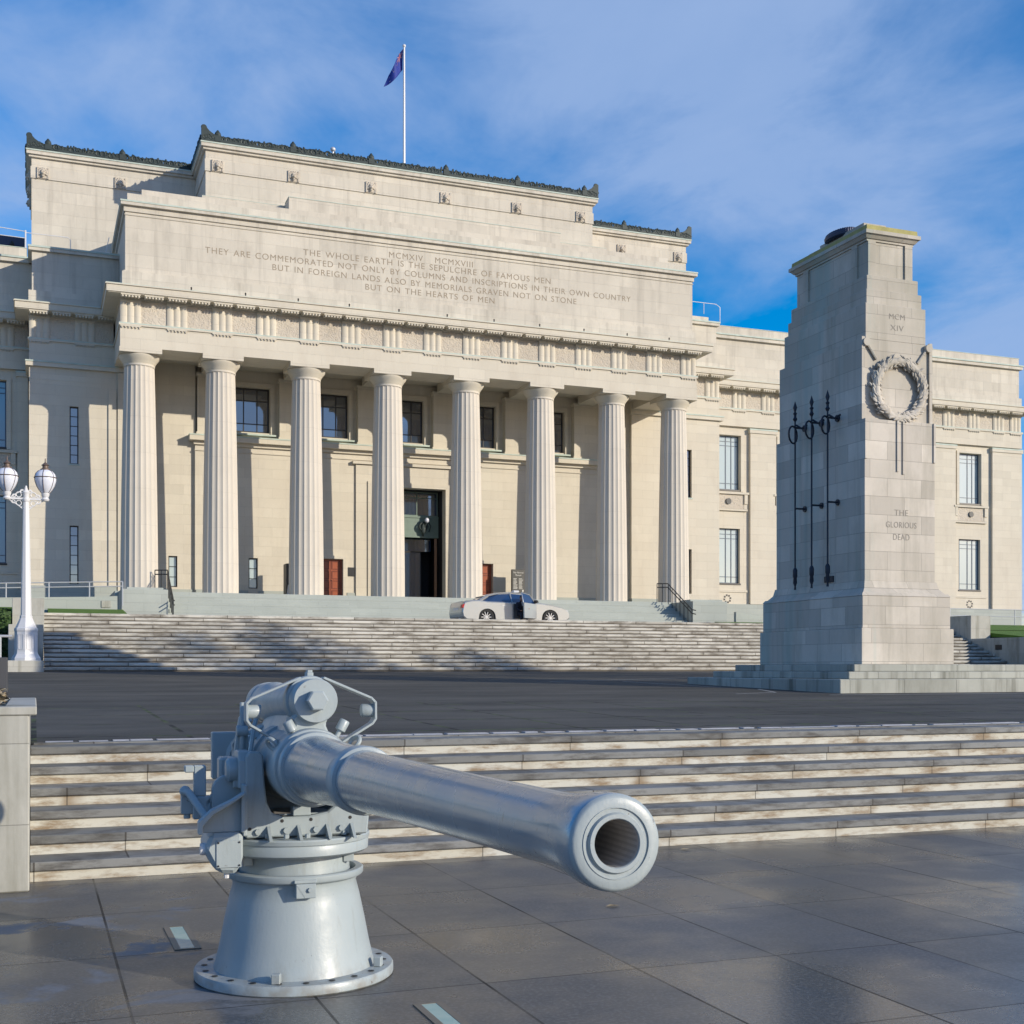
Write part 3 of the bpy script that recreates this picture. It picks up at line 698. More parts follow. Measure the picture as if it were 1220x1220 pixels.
B('window_sill',M['copper'],(1.45,1.93,Y1-.03,Y1+.2,10.70,10.768),(32.65,33.15,Y1-.03,Y1+.2,10.70,10.768))
# porch back wall (recess between pavilions)
YR=59.80; YCn=59.62
small=[(5.82,6.22,5.36,6.8)]; smallR=[(28.38,28.78,5.36,6.8)]
a=MB(); a.wall(5.1,7.04,4.87,15.72,YR,.3,small); a.wall(27.5,29.5,4.87,15.72,YR,.3,smallR); a.build('porch_side_wall',M['lime'],mu)
ops=[(9.47,9.9,5.36,6.8),(24.68,25.1,5.36,6.8),(12.85,14.0,4.87,6.87),(20.58,21.73,4.87,6.87),(15.43,19.17,4.87,10.49)]
a=MB(); a.wall(7.0,27.58,4.871,12.16,YCn,.4,ops); a.build('porch_wall',M['lime'],mu)
B('ledge',M['lime'],(6.72,27.85,YCn-.36,60.1,12.165,12.38)); B('ledge_flashing',M['copper'],(6.70,27.87,YCn-.38,60.1,12.381,12.44))
B('ledge_moulding',M['lime'],(6.98,27.6,YCn-.05,YCn-.001,11.72,11.78),(6.93,27.65,YCn-.12,YCn-.001,12.0,12.164))
# upper wall with windows and pilasters
XW=[9.64,13.46,17.285,21.11,24.94]
wops=[(x-.89,x+.89,12.80,14.93) for x in XW]
a=MB(); a.wall(7.1,27.5,12.441,15.70,60.02,.3,wops); a.build('upper_porch_wall',M['lime'],mu)
for x in [7.73,11.55,15.37,19.2,23.03,26.85]:
    xl=x-.62
    B('pilaster',M['lime'],(xl,x+.62,59.62,60.018,12.60,15.2),(xl-.05,x+.67,59.57,60.017,12.442,12.60),(xl-.05,x+.67,59.57,60.017,15.201,15.36))
for x in XW:
    wd=window(x-.88,x+.88,12.81,14.92,60.2,M['frame'],M['glass'],vb=(.32,.68),hb=(.72,.2),t=.07)
    a=MB(); a.box(x-1.12,x-.93,59.96,60.018,12.62,15.16); a.box(x+.93,x+1.12,59.96,60.018,12.62,15.16); a.box(x-.93,x+.93,59.96,60.018,14.97,15.16); a.build('window_surround',M['lime'],mu)
    B('window_sill',M['copper'],(x-1.15,x+1.15,59.75,60.1,12.62,12.70) )
for (a0,a1,b0,b1) in small+smallR: window(a0,a1,b0,b1,YR+.12,M['frame'],M['blind'],hb=(.33,.66))
for (a0,a1,b0,b1) in ops[:2]: window(a0,a1,b0,b1,YCn+.15,M['frame'],M['blind'],hb=(.33,.66))
for (a0,a1) in ((12.85,14.0),(20.58,21.73)):
    dr=B('door',M['red_door'],(a0+.01,a1-.01,YCn+.2,YCn+.26,4.875,6.86))
    a=MB()
    mid=(a0+a1)/2
    a.box(mid-.012,mid+.012,YCn+.185,YCn+.199,4.9,6.85)
    for (l0,l1) in ((a0+.09,mid-.07),(mid+.07,a1-.09)):
        for r_ in range(4):
            zb=4.98+r_*.47
            for bx in ((l0,l1,zb,zb+.03),(l0,l1,zb+.36,zb+.39),(l0,l0+.03,zb+.03,zb+.36),(l1-.03,l1,zb+.03,zb+.36)): a.box(bx[0],bx[1],YCn+.175,YCn+.199,bx[2],bx[3])
    a.build('door_panelling',M['red_dark'],dr)
    a=MB(); a.ell((mid+.05,YCn+.17,5.85),.025,.025,.025); a.build('door_handle',M['iron'],dr)
    B('door_surround',M['lime'],(a0-.16,a0-.002,YCn-.05,YCn-.001,4.88,7.04),(a1+.002,a1+.16,YCn-.05,YCn-.001,4.88,7.04),(a0-.002,a1+.002,YCn-.05,YCn-.001,6.88,7.04))
B('skirting',M['granite'],(7.04,9.45,YCn-.05,YCn-.002,4.872,5.26),(9.92,12.66,YCn-.05,YCn-.002,4.872,5.26),(14.2,14.6,YCn-.05,YCn-.002,4.872,5.26),(21.95,27.5,YCn-.05,YCn-.002,4.872,5.26),(5.15,6.95,YR-.05,YR-.002,4.872,5.26),(27.62,29.4,YR-.05,YR-.002,4.872,5.26))
B('plaque',M['iron'],(14.25,14.57,YCn-.03,YCn-.003,6.06,6.49)); B('plaque',M['iron'],(20.0,20.32,YCn-.03,YCn-.003,6.06,6.49))
# portal
pt=B('portal_surround',M['lime'],(14.62,15.2,YCn-.10,YCn-.003,4.88,11.5),(19.4,19.98,YCn-.10,YCn-.003,4.88,11.5),(15.2,19.4,YCn-.10,YCn-.003,10.72,11.5),(14.45,20.15,YCn-.22,YCn-.003,11.52,11.66),
  (15.2,15.43,YCn-.16,YCn-.002,4.88,10.71),(19.17,19.4,YCn-.16,YCn-.002,4.88,10.71),(15.43,19.17,YCn-.16,YCn-.002,10.49,10.71))
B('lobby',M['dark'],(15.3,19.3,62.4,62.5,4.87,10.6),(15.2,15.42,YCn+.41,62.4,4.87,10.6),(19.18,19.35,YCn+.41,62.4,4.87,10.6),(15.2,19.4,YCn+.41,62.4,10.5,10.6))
B('transom_panel',M['green_panel'],(15.44,19.15,60.6,60.75,8.25,9.16),(15.44,19.15,60.56,60.8,9.161,9.24),(15.44,19.15,60.57,60.8,8.17,8.249))
window(15.45,19.14,9.25,10.48,60.66,M['green_panel'],M['glass'],vb=(.3,.7),hb=(.75,),t=.06)
eg=window(15.45,18.35,4.88,7.5,61.0,M['frame'],M['glass'],vb=(.5,),t=.05,name='entrance_glass_door'); 
B('open_door_leaf',M['wood'],(18.93,19.05,60.55,60.62,4.88,8.15))
B('transom_glass',M['glass'],(15.45,18.9,61.1,61.13,7.52,8.16))
a=MB(); a.ring((18.3,60.4,8.72),.2,.05,'y',14,6); a.ell((18.3,60.4,8.6),.12,.1,.3,8,6); a.tube([(18.3,60.5,8.25),(18.25,60.4,8.5),(18.45,60.3,8.9)],.05,6); a.tube([(18.6,60.45,8.45),(18.68,60.4,8.75),(18.5,60.35,9.0)],.03,6); lf=a.build('lantern_bracket',M['verdigris'],mu)
a=MB(); a.ell((18.45,60.28,9.02),.12,.12,.13,12,8); a.build('lantern_globe',M['opal'],lf)

# wings P2
def wing(x0,x1,centers,pils,side):
    ops=[]
    for cx_ in centers: ops+= [(cx_-.82,cx_+.82,11.7,14.75),(cx_-.82,cx_+.82,6.4,9.5)]
    a=MB(); a.wall(x0,x1,5.22,15.27,Y2+.18,.35,ops); a.build('wing_wall',M['lime'],mu)
    xe=(x0,x1)
    entab('',x0 if side<0 else x0+.005,x1,Y2,1.2,None,None,None,ends=(side<0,side>0))
    for (p0,p1) in pils:
        B('wing_pilaster',M['lime'],(p0,p1,Y2,Y2+.179,5.23,14.95)); B('pilaster_cap',M['lime'],(p0-.06,p1+.06,Y2-.06,Y2+.178,14.951,15.12)); B('pilaster_flashing',M['copper'],(p0-.07,p1+.07,Y2-.07,Y2+.177,15.121,15.2))
    for cx_ in centers:
        for (z0,z1) in ((11.7,14.75),(6.4,9.5)):
            wd=window(cx_-.82,cx_+.82,z0,z1,Y2+.36,M['frame_blue'],M['blind'] if side>0 else M['bluegl'],vb=(.12,.5,.72),hb=(.12,.82,.9),t=.05)
            a=MB(); a.box(cx_-.86,cx_+.86,Y2+.14,Y2+.3,z0-.09,z0-.005); a.build('sill',M['frame'],wd)
        B('window_surround',M['lime'],(cx_-1.02,cx_-.84,Y2+.10,Y2+.178,11.6,14.9),(cx_+.84,cx_+1.02,Y2+.10,Y2+.178,11.6,14.9),(cx_-.84,cx_+.84,Y2+.10,Y2+.178,14.77,14.9))
        B('spandrel',M['relief'],(cx_-1.05,cx_+1.05,Y2+.08,Y2+.177,10.62,11.42)); B('spandrel_moulding',M['lime'],(cx_-1.3,cx_+1.3,Y2-.04,Y2+.176,11.43,11.55),(cx_-1.25,cx_+1.25,Y2+.05,Y2+.176,10.50,10.61))
        a=MB(); a.lathe([(.17,Y2+.0),(.17,Y2+.079)],(cx_,0,11.02),'y',16); a.build('roundel',M['iron'],mu)
        a=MB()
        for sx_ in (-1,1):
            px_=cx_+sx_*1.12; a.box(px_-.1,px_+.1,Y2+.0,Y2+.175,10.9,11.42); a.box(px_-.1,px_+.1,Y2+.06,Y2+.175,10.62,10.9)
        a.build('console_bracket',M['lime'],mu)
        a=MB()
        for k in range(8):
            t=k*PI/4+.2; a.box(cx_+.2*math.cos(t)-.05,cx_+.2*math.cos(t)+.05,Y2+.165,Y2+.179,5.52+.2*math.sin(t)-.05,5.52+.2*math.sin(t)+.05)
        a.build('vent_rosette',M['frame'],mu)
        B('lower_sill_course',M['lime'],(cx_-1.3,cx_+1.3,Y2+.13,Y2+.178,5.9,6.02))
    B('skirting',M['granite'],(x0,x1,Y2+.02,Y2+.4,3.38,5.219))
    B('wing_attic',M['lime_up'],(x0+(.12 if side<0 else -.13),x1-(.12 if side>0 else -.13),Y2+.12,68,18.401,20.18),(x0,x1,Y2+.02,68,17.776,18.40))
    B('wing_cornice',M['lime_up'],(x0-(.05 if side<0 else .12),x1+(.05 if side>0 else .12),Y2-.05,68,20.181,20.36)); B('wing_flashing',M['copper'],(x0-.1,x1+.1,Y2-.1,68,20.361,20.44)); 
    B('wing_parapet',M['lime_up'],(x0,x1-.1,Y2+.15,68,20.441,20.9)); B('parapet_flashing',M['copper'],(x0,x1-.08,Y2+.13,68,20.901,20.93))
xr0,xr1=34.81,57.55
cR=[36.62+4.257*i for i in range(5)]; pR=[(38.02,39.72),(42.3,43.95),(46.55,48.2),(50.8,52.45),(55.26,57.55)]
wing(xr0,xr1,cR,pR,1)
wing(-22.9,-.21,[-2.0-4.257*i for i in range(5)],[(-.70,-.25)]+[(-5.0-4.257*i,-3.35-4.257*i) for i in range(4)],-1)
for k_ in range(5):
    pass
trx=[35.0]+[35.0+1.917*i for i in range(1,12)]
for x_ in [34.95,36.85,38.75]+[53.4-1.9*i for i in range(7,0,-1)]+[53.4,55.3,56.62]: put(tri0,x_,Y2)
for i in range(22): put(mut0,35.6+.9875*i,Y2)
for x_ in (-1.7,-3.6): put(tri0,x_,Y2)
for x_ in (-1.15,-2.1,-3.1): put(mut0,x_,Y2)
B('rear_wall',M['lime'],(-22.5,57.2,67.9,68.2,3.4,20.4)); B('end_wall',M['lime'],(57.2,57.5,Y2+.54,67.9,5.22,17.27)); B('end_wall',M['lime'],(-22.8,-22.5,Y2+.54,67.9,5.22,17.27))
# mid block & tower block
def block(x0,x1,y0,y1,zb,lions,nm,side_lions=()):
    B(nm,M['lime_up'],(x0,x1,y0,y1,zb,24.66),(x0-.04,x1+.04,y0-.05,y1,24.661,25.21),(x0,x1,y0,y1,25.211,25.63))
    B('block_cornice',M['lime_up'],(x0-.12,x1+.12,y0-.12,y1,25.631,25.74),(x0-.22,x1+.22,y0-.22,y1,25.741,25.90)); B('block_flashing',M['copper'],(x0-.25,x1+.25,y0-.25,y1,25.901,25.96))
    for lx_ in lions: lion(lx_,y0-.05,0)
    for ly_ in side_lions: lion(x0-.04,ly_,1)
def lion(x,y,side):
    a=MB(); Rm=Matrix.Translation((x,y,24.93))@(Matrix.Rotation(-PI/2,4,'Z') if side else Matrix.Identity(4))
    a.box(-.2,.2,-.04,.0,-.24,.24,M=Rm)
    for k in range(9):
        t=PI*(-.15+1.3*k/8); a.ell((.17*math.cos(t),-.05,.03+.17*math.sin(t)),.07,.05,.07,6,4,M=Rm)
    a.ell((0,-.09,.02),.13,.10,.15,8,6,M=Rm); a.ell((0,-.17,-.05),.07,.07,.06,8,5,M=Rm); a.ell((-.05,-.17,.05),.03,.03,.025,6,4,M=Rm); a.ell((.05,-.17,.05),.03,.03,.025,6,4,M=Rm)
    a.box(-.26,-.2,-.07,.0,-.26,.26,M=Rm); a.box(.2,.26,-.07,.0,-.26,.26,M=Rm)
    a.ell((0,-.12,-.15),.07,.07,.06,6,4,M=Rm)
    return a.build('lion_head',M['relief'],mu)
block(7.44,27.12,59.3,63.0,22.4,[7.97,11.52,15.29,19.08,22.87,26.42],'upper_block')
block(-.1,34.7,63.1,69,20.402,[.4,3.89,30.6,34.15],'rear_block',side_lions=(63.7,65.5,67.3))
# bronze cresting
def cresting(p0,p1,spikes,corner0=False,corner1=False):
    a=MB(); p0=Vector(p0);p1=Vector(p1); d=(p1-p0); Ln=d.length; t=d/Ln; ang=math.atan2(t.y,t.x)
    Mx=Matrix.Translation(p0)@Matrix.Rotation(ang,4,'Z')
    a.box(0,Ln,-.05,.05,0,.13,M=Mx)
    s_=.15; k=0
    while s_<Ln-.1:
        R=rnd.uniform(.09,.125); zc=.05+R+rnd.uniform(0,.03)
        a.ring((s_,rnd.uniform(-.03,.03),zc),R,.052,'y',9,5,M=Mx)
        a.ell((s_+rnd.uniform(-.03,.03),-.02,zc),.065,.05,.07,6,4,M=Mx)
        tx=s_+rnd.uniform(.05,.12); a.ell((tx,0,.22+rnd.uniform(0,.1)),.06,.04,rnd.uniform(.07,.13),6,4,M=Mx@Matrix.Translation((tx,0,.2))@Matrix.Rotation(rnd.uniform(-.7,.7),4,'Y')@Matrix.Translation((-tx,0,-.2)))
        if rnd.random()<.5: a.ell((s_-.05,0,zc+R),.035,.035,.05,5,4,M=Mx)
        s_+=rnd.uniform(.15,.21); k+=1
    for sp_ in spikes:
        a.ell((sp_,0,.36),.15,.09,.17,8,6,M=Mx); a.ell((sp_,0,.49),.07,.06,.09,6,5,M=Mx); a.box(sp_-.14,sp_+.14,-.08,.08,.04,.3,M=Mx)
        for q in (-1,1): a.ring((sp_+q*.2,0,.2),.08,.03,'y',8,5,M=Mx)
    for flag,xx,sg in ((corner0,0,1),(corner1,Ln,-1)):
        if flag:
            pl=[(0,0),(0,.68),(.10,.72),(.22,.64),(.36,.48),(.55,.36),(.8,.28),(.9,0)]
            a.prism([(xx+sg*px,pz) for px,pz in pl],-.06,.06,'y',M=Mx); a.ring((xx+sg*.12,0,.62),.10,.04,'y',12,6,M=Mx)
            for q in range(7): a.ring((xx+sg*(.15+.1*q),-.05,.16+.04*(q%3)),.07,.03,'y',8,5,M=Mx)
    return a.build('bronze_cresting',M['verdigris'],mu)
cresting((7.22,59.1,25.961),(27.34,59.1,25.961),[.75,4.25,8.05,11.85,15.65,19.35],True,True)
cresting((7.22,59.25,25.961),(7.22,63.0,25.961),[]); cresting((27.34,59.25,25.961),(27.34,63.0,25.961),[])
cresting((-.32,62.9,25.961),(7.3,62.9,25.961),[.95,4.3],True,False); cresting((27.3,62.9,25.961),(34.92,62.9,25.961),[3.4,6.75],False,True)
cresting((-.32,63.05,25.961),(-.32,68.9,25.961),[])
# roof rails and red roof glimpse
a=MB()
def rail(pts,r=.017): a.tube(pts,r,6)
rail([(-.35,60.3,21.15),(1.45,60.3,21.15),(1.55,60.3,21.05),(1.55,60.3,20.45)]); rail([(-.35,60.3,20.45),(-.35,60.3,21.25)],.035); rail([(-3,60.3,21.35),(-.35,60.3,21.2)]); rail([(-3,60.3,20.95),(-.35,60.3,20.9)])
rail([(2.3,61.2,20.4),(2.5,61.2,20.95),(3.3,61.2,20.95),(3.3,61.2,20.4)]); rail([(2.55,61.2,20.4),(2.55,61.2,20.95)]); rail([(3.05,61.6,20.6),(3.3,61.6,21.8)]); rail([(3.3,61.6,20.6),(3.6,61.6,22.0)])
rail([(33.0,60.0,21.5),(34.85,60.0,21.5),(35.1,60.0,21.35),(35.1,60.0,20.45)]); rail([(34.1,60.0,20.9),(34.1,60.0,21.5)])
a.build('roof_railing',M['white_paint'],mu)
B('roof_band',M['redroof'],(-14,-.4,66,66.2,21.6,22.25)); B('roof_band',M['blueroof'],(-14,-.4,65.9,66.2,22.251,22.7)); B('roof_band',M['lime_up'],(-14,-.4,65.9,66.3,20.931,21.59))
a=MB(); a.lathe([(.07,22.0),(.07,22.1),(.13,22.15),(.1,22.25),(.03,22.35)],(-1.0,65.5,0),seg=10); a.tube([(-1.0,65.5,20.94),(-1.0,65.5,22.05)],.04,6); a.build('roof_light',M['frame'],mu)
a=MB(); a.lathe([(.05,26.0),(.05,26.55)],(13.5,59.6,0),seg=8); a.ell((13.5,59.6,26.65),.14,.14,.12,10,6); a.build('security_camera',M['white_rail'],mu)
# cornice lightning tips
a=MB()
for x_ in [6.3+2.3*i for i in range(11)]: a.lathe([(.03,17.776),(.03,17.86),(.045,17.88),(.0,17.93)],(x_,54.98,0),seg=6)
a.build('cornice_stud',M['frame'],mu)

# handrails on portico steps
def porch_rail(x,label,mir=1):
    t=thing('step_handrail',(x,54,3.4),label,'handrail','handrails at the ends of the portico steps')
    a=MB()
    for k in range(7):
        y=52.95+k*.4; zb=3.42+max(0,(y-52.95))*.5444+.1; a.tube([(x,y,min(zb,4.9)-.05),(x,y,min(zb,4.9)+.9)],.018,6)
    a.build('baluster',M['iron'],t)
    a=MB()
    for dz in (.9,.72): a.tube([(x,52.6,3.45+dz),(x,52.95,3.5+dz),(x,55.4,4.9+dz),(x-mir*.5,55.6,4.9+dz)],.026,8)
    a.tube([(x-mir*.5,55.6,4.87),(x-mir*.5,55.6,5.8)],.02,6); a.tube([(x-mir*.25,55.5,4.87),(x-mir*.25,55.5,5.8)],.02,6)
    a.build('rail',M['iron'],t)
porch_rail(5.35,'black iron handrail beside the left stair pier of the portico',1)
porch_rail(29.45,'black iron handrail beside the right stair pier of the portico',1)

# signs in the porch
def totem(x0,x1,y,z0,z1,label,rot=0,txt=True):
    t=thing('entrance_sign',((x0+x1)/2,y,4.87),label,'sign','grey totem signs beside the entrance')
    a=MB(); a.box(x0,x1,y,y+.16,z0,z1); bd=a.build('panel',M['sign'],t,bevel=.01)
    if txt:
        w_=x1-x0; a=MB()
        text('War Memorial\nMuseum',x0+w_*.48,w_*.78,z1-.33,.22,y-.003,M['signtext'],t,'lettering',1.0)
        for j,(c0,c1) in enumerate(((.1,.42),(.52,.85))):
            for i in range(9):
                zz_=z1-.48-.062*i; a.box(x0+w_*c0,x0+w_*(c1-rnd.uniform(0,.1)),y-.004,y-.001,zz_,zz_+.022)
        a.box(x0+w_*.78,x0+w_*.88,y-.004,y-.001,z1-1.12,z1-1.02)
        a.build('fine_print',M['signtext'],t)
    if rot: t.rotation_euler=(0,0,rot)
totem(22.42,23.12,58.7,4.87,6.56,'grey visitor sign with white lettering behind the silver car')
t=thing('entrance_sign',(11.0,58,4.87),'dark grey sign seen almost edge on, left of the third column','sign','grey totem signs beside the entrance')
a=MB(); a.box(10.92,11.06,57.9,58.6,4.87,6.45); a.build('panel',M['sign'],t,bevel=.01)
a=MB()
for i in range(12): a.box(11.061,11.064,58.0,58.0+rnd.uniform(.2,.5),5.5+i*.07,5.53+i*.07)
a.build('fine_print',M['signtext'],t)
# little white floor stand
t=thing('floor_stand',(10.95,57.2,4.87),'small white A-shaped floor stand at the foot of the third column','stand')
a=MB(); a.prism([(10.80,4.872),(11.06,4.872),(10.93,5.42),(10.88,5.42)],57.2,57.24); a.build('front_board',M['white_paint'],t); a=MB(); a.box(10.78,11.08,57.1,57.45,4.871,4.90); a.build('base',M['white_paint'],t)

# flagpole and flag
fp=thing('flagpole',(17.55,61.3,25.9),'tall white flagpole on the museum roof','flagpole')
a=MB(); a.tube([(17.55,61.3,25.9),(17.55,61.3,33.1)],.075,10,r1=.05); a.build('pole',M['white_paint'],fp)
a=MB(); a.ell((17.55,61.3,33.16),.09,.09,.09,10,6); a.build('finial',M['white_paint'],fp)
m,nt,b=newmat('navy_flag_cloth'); p=pos(nt); L(nt,mixc(nt,noise(nt,p,2,3),(.004,.020,.20),(.008,.030,.27)),b.inputs['Base Color']); b.inputs['Roughness'].default_value=.7; M['flag']=m
M['flagred']=plain('flag_red',(.30,.03,.06),.7); M['flagwhite']=plain('flag_white',(.34,.34,.45),.7)
def fl(u,v):  # u along fly, v down the hoist
    x=17.50-u*.74; z=33.0-v*1.10-u*1.0+ .10*math.sin(u*5+v*2)
    x-= .25*u*v
    z-= (1-v)*u*.35
    return (x,61.3+.13*math.sin(u*7+v*1.5),z)
a=MB(); nu,nv=18,10; vs=[fl(i/nu,j/nv) for i in range(nu+1) for j in range(nv+1)]
a.add(vs,[(i*(nv+1)+j,(i+1)*(nv+1)+j,(i+1)*(nv+1)+j+1,i*(nv+1)+j+1) for i in range(nu) for j in range(nv)],True)
fo=a.build('flag',M['flag'],loc=(17.5,61.3,32)); tag(fo,'dark blue ensign with small union canton and stars hanging from the white pole','flag')
sd=fo.modifiers.new('s','SOLIDIFY'); sd.thickness=.01
def patch(pts,mat,name,dy):
    a=MB()
    for quad in pts:
        vs=[]
        for (u,v) in quad:
            q=fl(u,v); vs.append((q[0],q[1]+dy,q[2]))
        a.add(vs,[tuple(range(len(vs)))])
    return a.build(name,mat,fo,fix=False)
def cellq(u0,v0,u1,v1,w): 
    du,dv=u1-u0,v1-v0; l=math.hypot(du,dv); n_=(-dv/l*w,du/l*w); out=[]
    for k in range(5):
        a_,b_=k/5,(k+1)/5
        out.append([(u0+du*a_-n_[0],v0+dv*a_-n_[1]),(u0+du*b_-n_[0],v0+dv*b_-n_[1]),(u0+du*b_+n_[0],v0+dv*b_+n_[1]),(u0+du*a_+n_[0],v0+dv*a_+n_[1])])
    return out
patch(cellq(.02,.02,.42,.42,.018)+cellq(.02,.42,.42,.02,.018)+cellq(.22,.01,.22,.43,.034)+cellq(.01,.22,.43,.22,.034),M['flagwhite'],'canton_white',-.02)
patch(cellq(.02,.02,.42,.42,.007)+cellq(.02,.42,.42,.02,.007)+cellq(.22,.01,.22,.43,.018)+cellq(.01,.22,.43,.22,.018),M['flagred'],'canton_red',-.03)
sts=[]
for (cu_,cv_,r_) in ((.74,.2,.035),(.62,.45,.035),(.86,.4,.03),(.74,.8,.038)):
    sts.append([(cu_+(r_ if k%2==0 else r_*.42)*math.sin(k*PI/5),cv_-1.4*(r_ if k%2==0 else r_*.42)*math.cos(k*PI/5)) for k in range(10)])
patch(sts,M['flagwhite'],'stars',-.02)

# ------------------------------------------------------------------ CENOTAPH
ce=thing('cenotaph',(17.95,24.62,1.1),'tall stepped stone cenotaph with carved wreath, THE GLORIOUS DEAD lettering and bronze flagstaffs','monument')
cx,cy=17.95,24.62
def tier(name,hx,hy,z0,z1,mat=M['ceno'],bev=.012): return B(name,mat,(cx-hx,cx+hx,cy-hy,cy+hy,z0,z1),bevel=bev,parent=ce)
B('step',M['cenobase'],(15.38,23.4,21.5,27.9,.8,1.37),bevel=.015,parent=ce)
B('step',M['cenobase'],(15.86,21.9,21.87,27.45,1.3705,1.525),bevel=.015,parent=ce)
B('step',M['cenobase'],(16.25,21.2,22.22,27.05,1.5255,1.68),bevel=.015,parent=ce)
tier('plinth',1.235,2.03,1.681,2.47); tier('plinth',1.18,1.98,2.471,3.18)
# splayed moulding
a=MB()
def frus(h0x,h0y,z0,h1x,h1y,z1):
    vs=[(cx-h0x,cy-h0y,z0),(cx+h0x,cy-h0y,z0),(cx+h0x,cy+h0y,z0),(cx-h0x,cy+h0y,z0),(cx-h1x,cy-h1y,z1),(cx+h1x,cy-h1y,z1),(cx+h1x,cy+h1y,z1),(cx-h1x,cy+h1y,z1)]
    a.add(vs,[(0,3,2,1),(4,5,6,7),(0,1,5,4),(1,2,6,5),(2,3,7,6),(3,0,4,7)])
frus(1.19,1.99,3.181,1.14,1.94,3.25); frus(1.10,1.90,3.2505,1.0,1.81,3.36); frus(1.0,1.81,3.3605,.965,1.77,3.52); a.build('moulding',M['ceno'],ce)
tier('shaft',.945,1.745,3.521,7.08,bev=.006)
a=MB(); a.box(cx-.949,cx-.895,cy-1.775,cy-1.746,6.2,7.08); a.box(cx+.895,cx+.949,cy-1.775,cy-1.746,6.2,7.08); a.box(cx-.10,cx-.055,cy-1.775,cy-1.746,5.95,7.08); a.box(cx+.055,cx+.10,cy-1.775,cy-1.746,5.9,7.08); a.build('ribbon',M['ceno'],ce)
tier('shaft',.945,1.605,7.0805,8.87,bev=.006)
a=MB()
for sx_ in (-1,1):
    a.box(min(cx+sx_*.949,cx+sx_*.87),max(cx+sx_*.949,cx+sx_*.87),cy-1.655,cy-1.606,7.081,8.9)
    a.lathe([(.09,cy-1.70),(.09,cy-1.606)],(cx+sx_*.84,0,8.78),'y',14); a.tube([(cx+sx_*.8,cy-1.64,8.75),(cx+sx_*.55,cy-1.64,8.42)],.03,6)
a.build('ribbon',M['ceno'],ce)
tier('shaft',.815,1.597,8.8705,9.67); tier('shaft',.75,1.538,9.6705,10.0); tier('shaft',.695,1.483,10.0005,10.33)
tier('pedestal',.60,1.37,10.3305,11.12,bev=.005)
a=MB()
for sx_ in (-1,1): a.box(cx+sx_*.5-.10,cx+sx_*.5+.10,cy-1.41,cy-1.371,10.331,11.12)
for sx_ in (-1,1): a.box(cx-.64,cx-.601,cy+sx_*.95-.1,cy+sx_*.95+.1,10.331,11.12)
a.build('pilaster_strip',M['ceno'],ce)
a=MB(); frus(.63,1.40,11.1205,.63,1.40,11.17); frus(.66,1.43,11.1705,.72,1.5,11.25); frus(.74,1.53,11.2505,.74,1.53,11.33); a.build('cornice',M['ceno'],ce)
a=MB(); frus(.69,1.48,11.3305,.68,1.47,11.45); frus(.67,1.46,11.4505,.6,1.40,11.47); a.build('cap',M['lichen'],ce)
a=MB(); frus(.45,1.15,11.4705,.43,1.12,11.60); frus(.30,.85,11.6005,.30,.85,11.74); a.build('sarcophagus_lid',M['ceno'],ce)
wr=MB(); wr.tube([(cx-.12+.24*math.cos(t),cy+.25+.42*math.sin(t),11.78) for t in [2*PI*k/24 for k in range(24)]],.09,8,True)
for k in range(40):
    t=2*PI*k/40; wr.ell((cx-.12+.26*math.cos(t),cy+.25+.44*math.sin(t),11.79),.06,.08,.10,6,4)
wo=wr.build('bronze_wreath',M['bronzewreath'],loc=(cx,cy,11.8)); tag(wo,'dark bronze wreath lying on top of the cenotaph','wreath')
# carved wreath on the front
wy=cy-1.60; wz=7.78; a=MB(); WX=cx+.02
pts=[(WX+.63*math.cos(t),wy-.10,wz+.63*math.sin(t)) for t in [2*PI*k/48 for k in range(48)]]; a.tube(pts,.085,10,True)
for k in range(210):
    t=rnd.uniform(0,2*PI); ph=rnd.uniform(-.4,3.5); R_=.635+.105*math.cos(ph); yy_=wy-.08-.09*math.sin(max(0,min(PI,ph)))
    q=Matrix.Translation((WX+R_*math.cos(t),yy_,wz+R_*math.sin(t)))@Matrix.Rotation(-t+(.5 if math.cos(t)>0 else -.5)+rnd.uniform(-.4,.4),4,'Y')
    a.ell((0,0,0),.030,.022,.085,6,4,M=q)
for k in range(5): a.tube([(WX-.22+.11*k,wy-.08,wz-.70),(WX-.25+.125*k,wy-.05,wz-.86)],.022,5)
for ang in (PI*.78,PI*.22):
    a.tube([(WX+.6*math.cos(ang),wy-.14,wz+.6*math.sin(ang)),(WX+.80*math.cos(ang),wy-.14,wz+.80*math.sin(ang))],.03,6)
a.build('carved_wreath',M['ceno'],ce)
for s_,z_,w_,h_,y_ in (('MCM',9.37,.42,.12,cy-1.597),('XIV',9.12,.36,.12,cy-1.597),('THE',4.98,.37,.13,cy-1.745),('GLORIOUS',4.71,.82,.13,cy-1.745),('DEAD',4.44,.44,.13,cy-1.745)):
    text(s_,cx+.03,w_,z_,h_,y_-.002,M['carve2'],ce,'lettering',1.1)
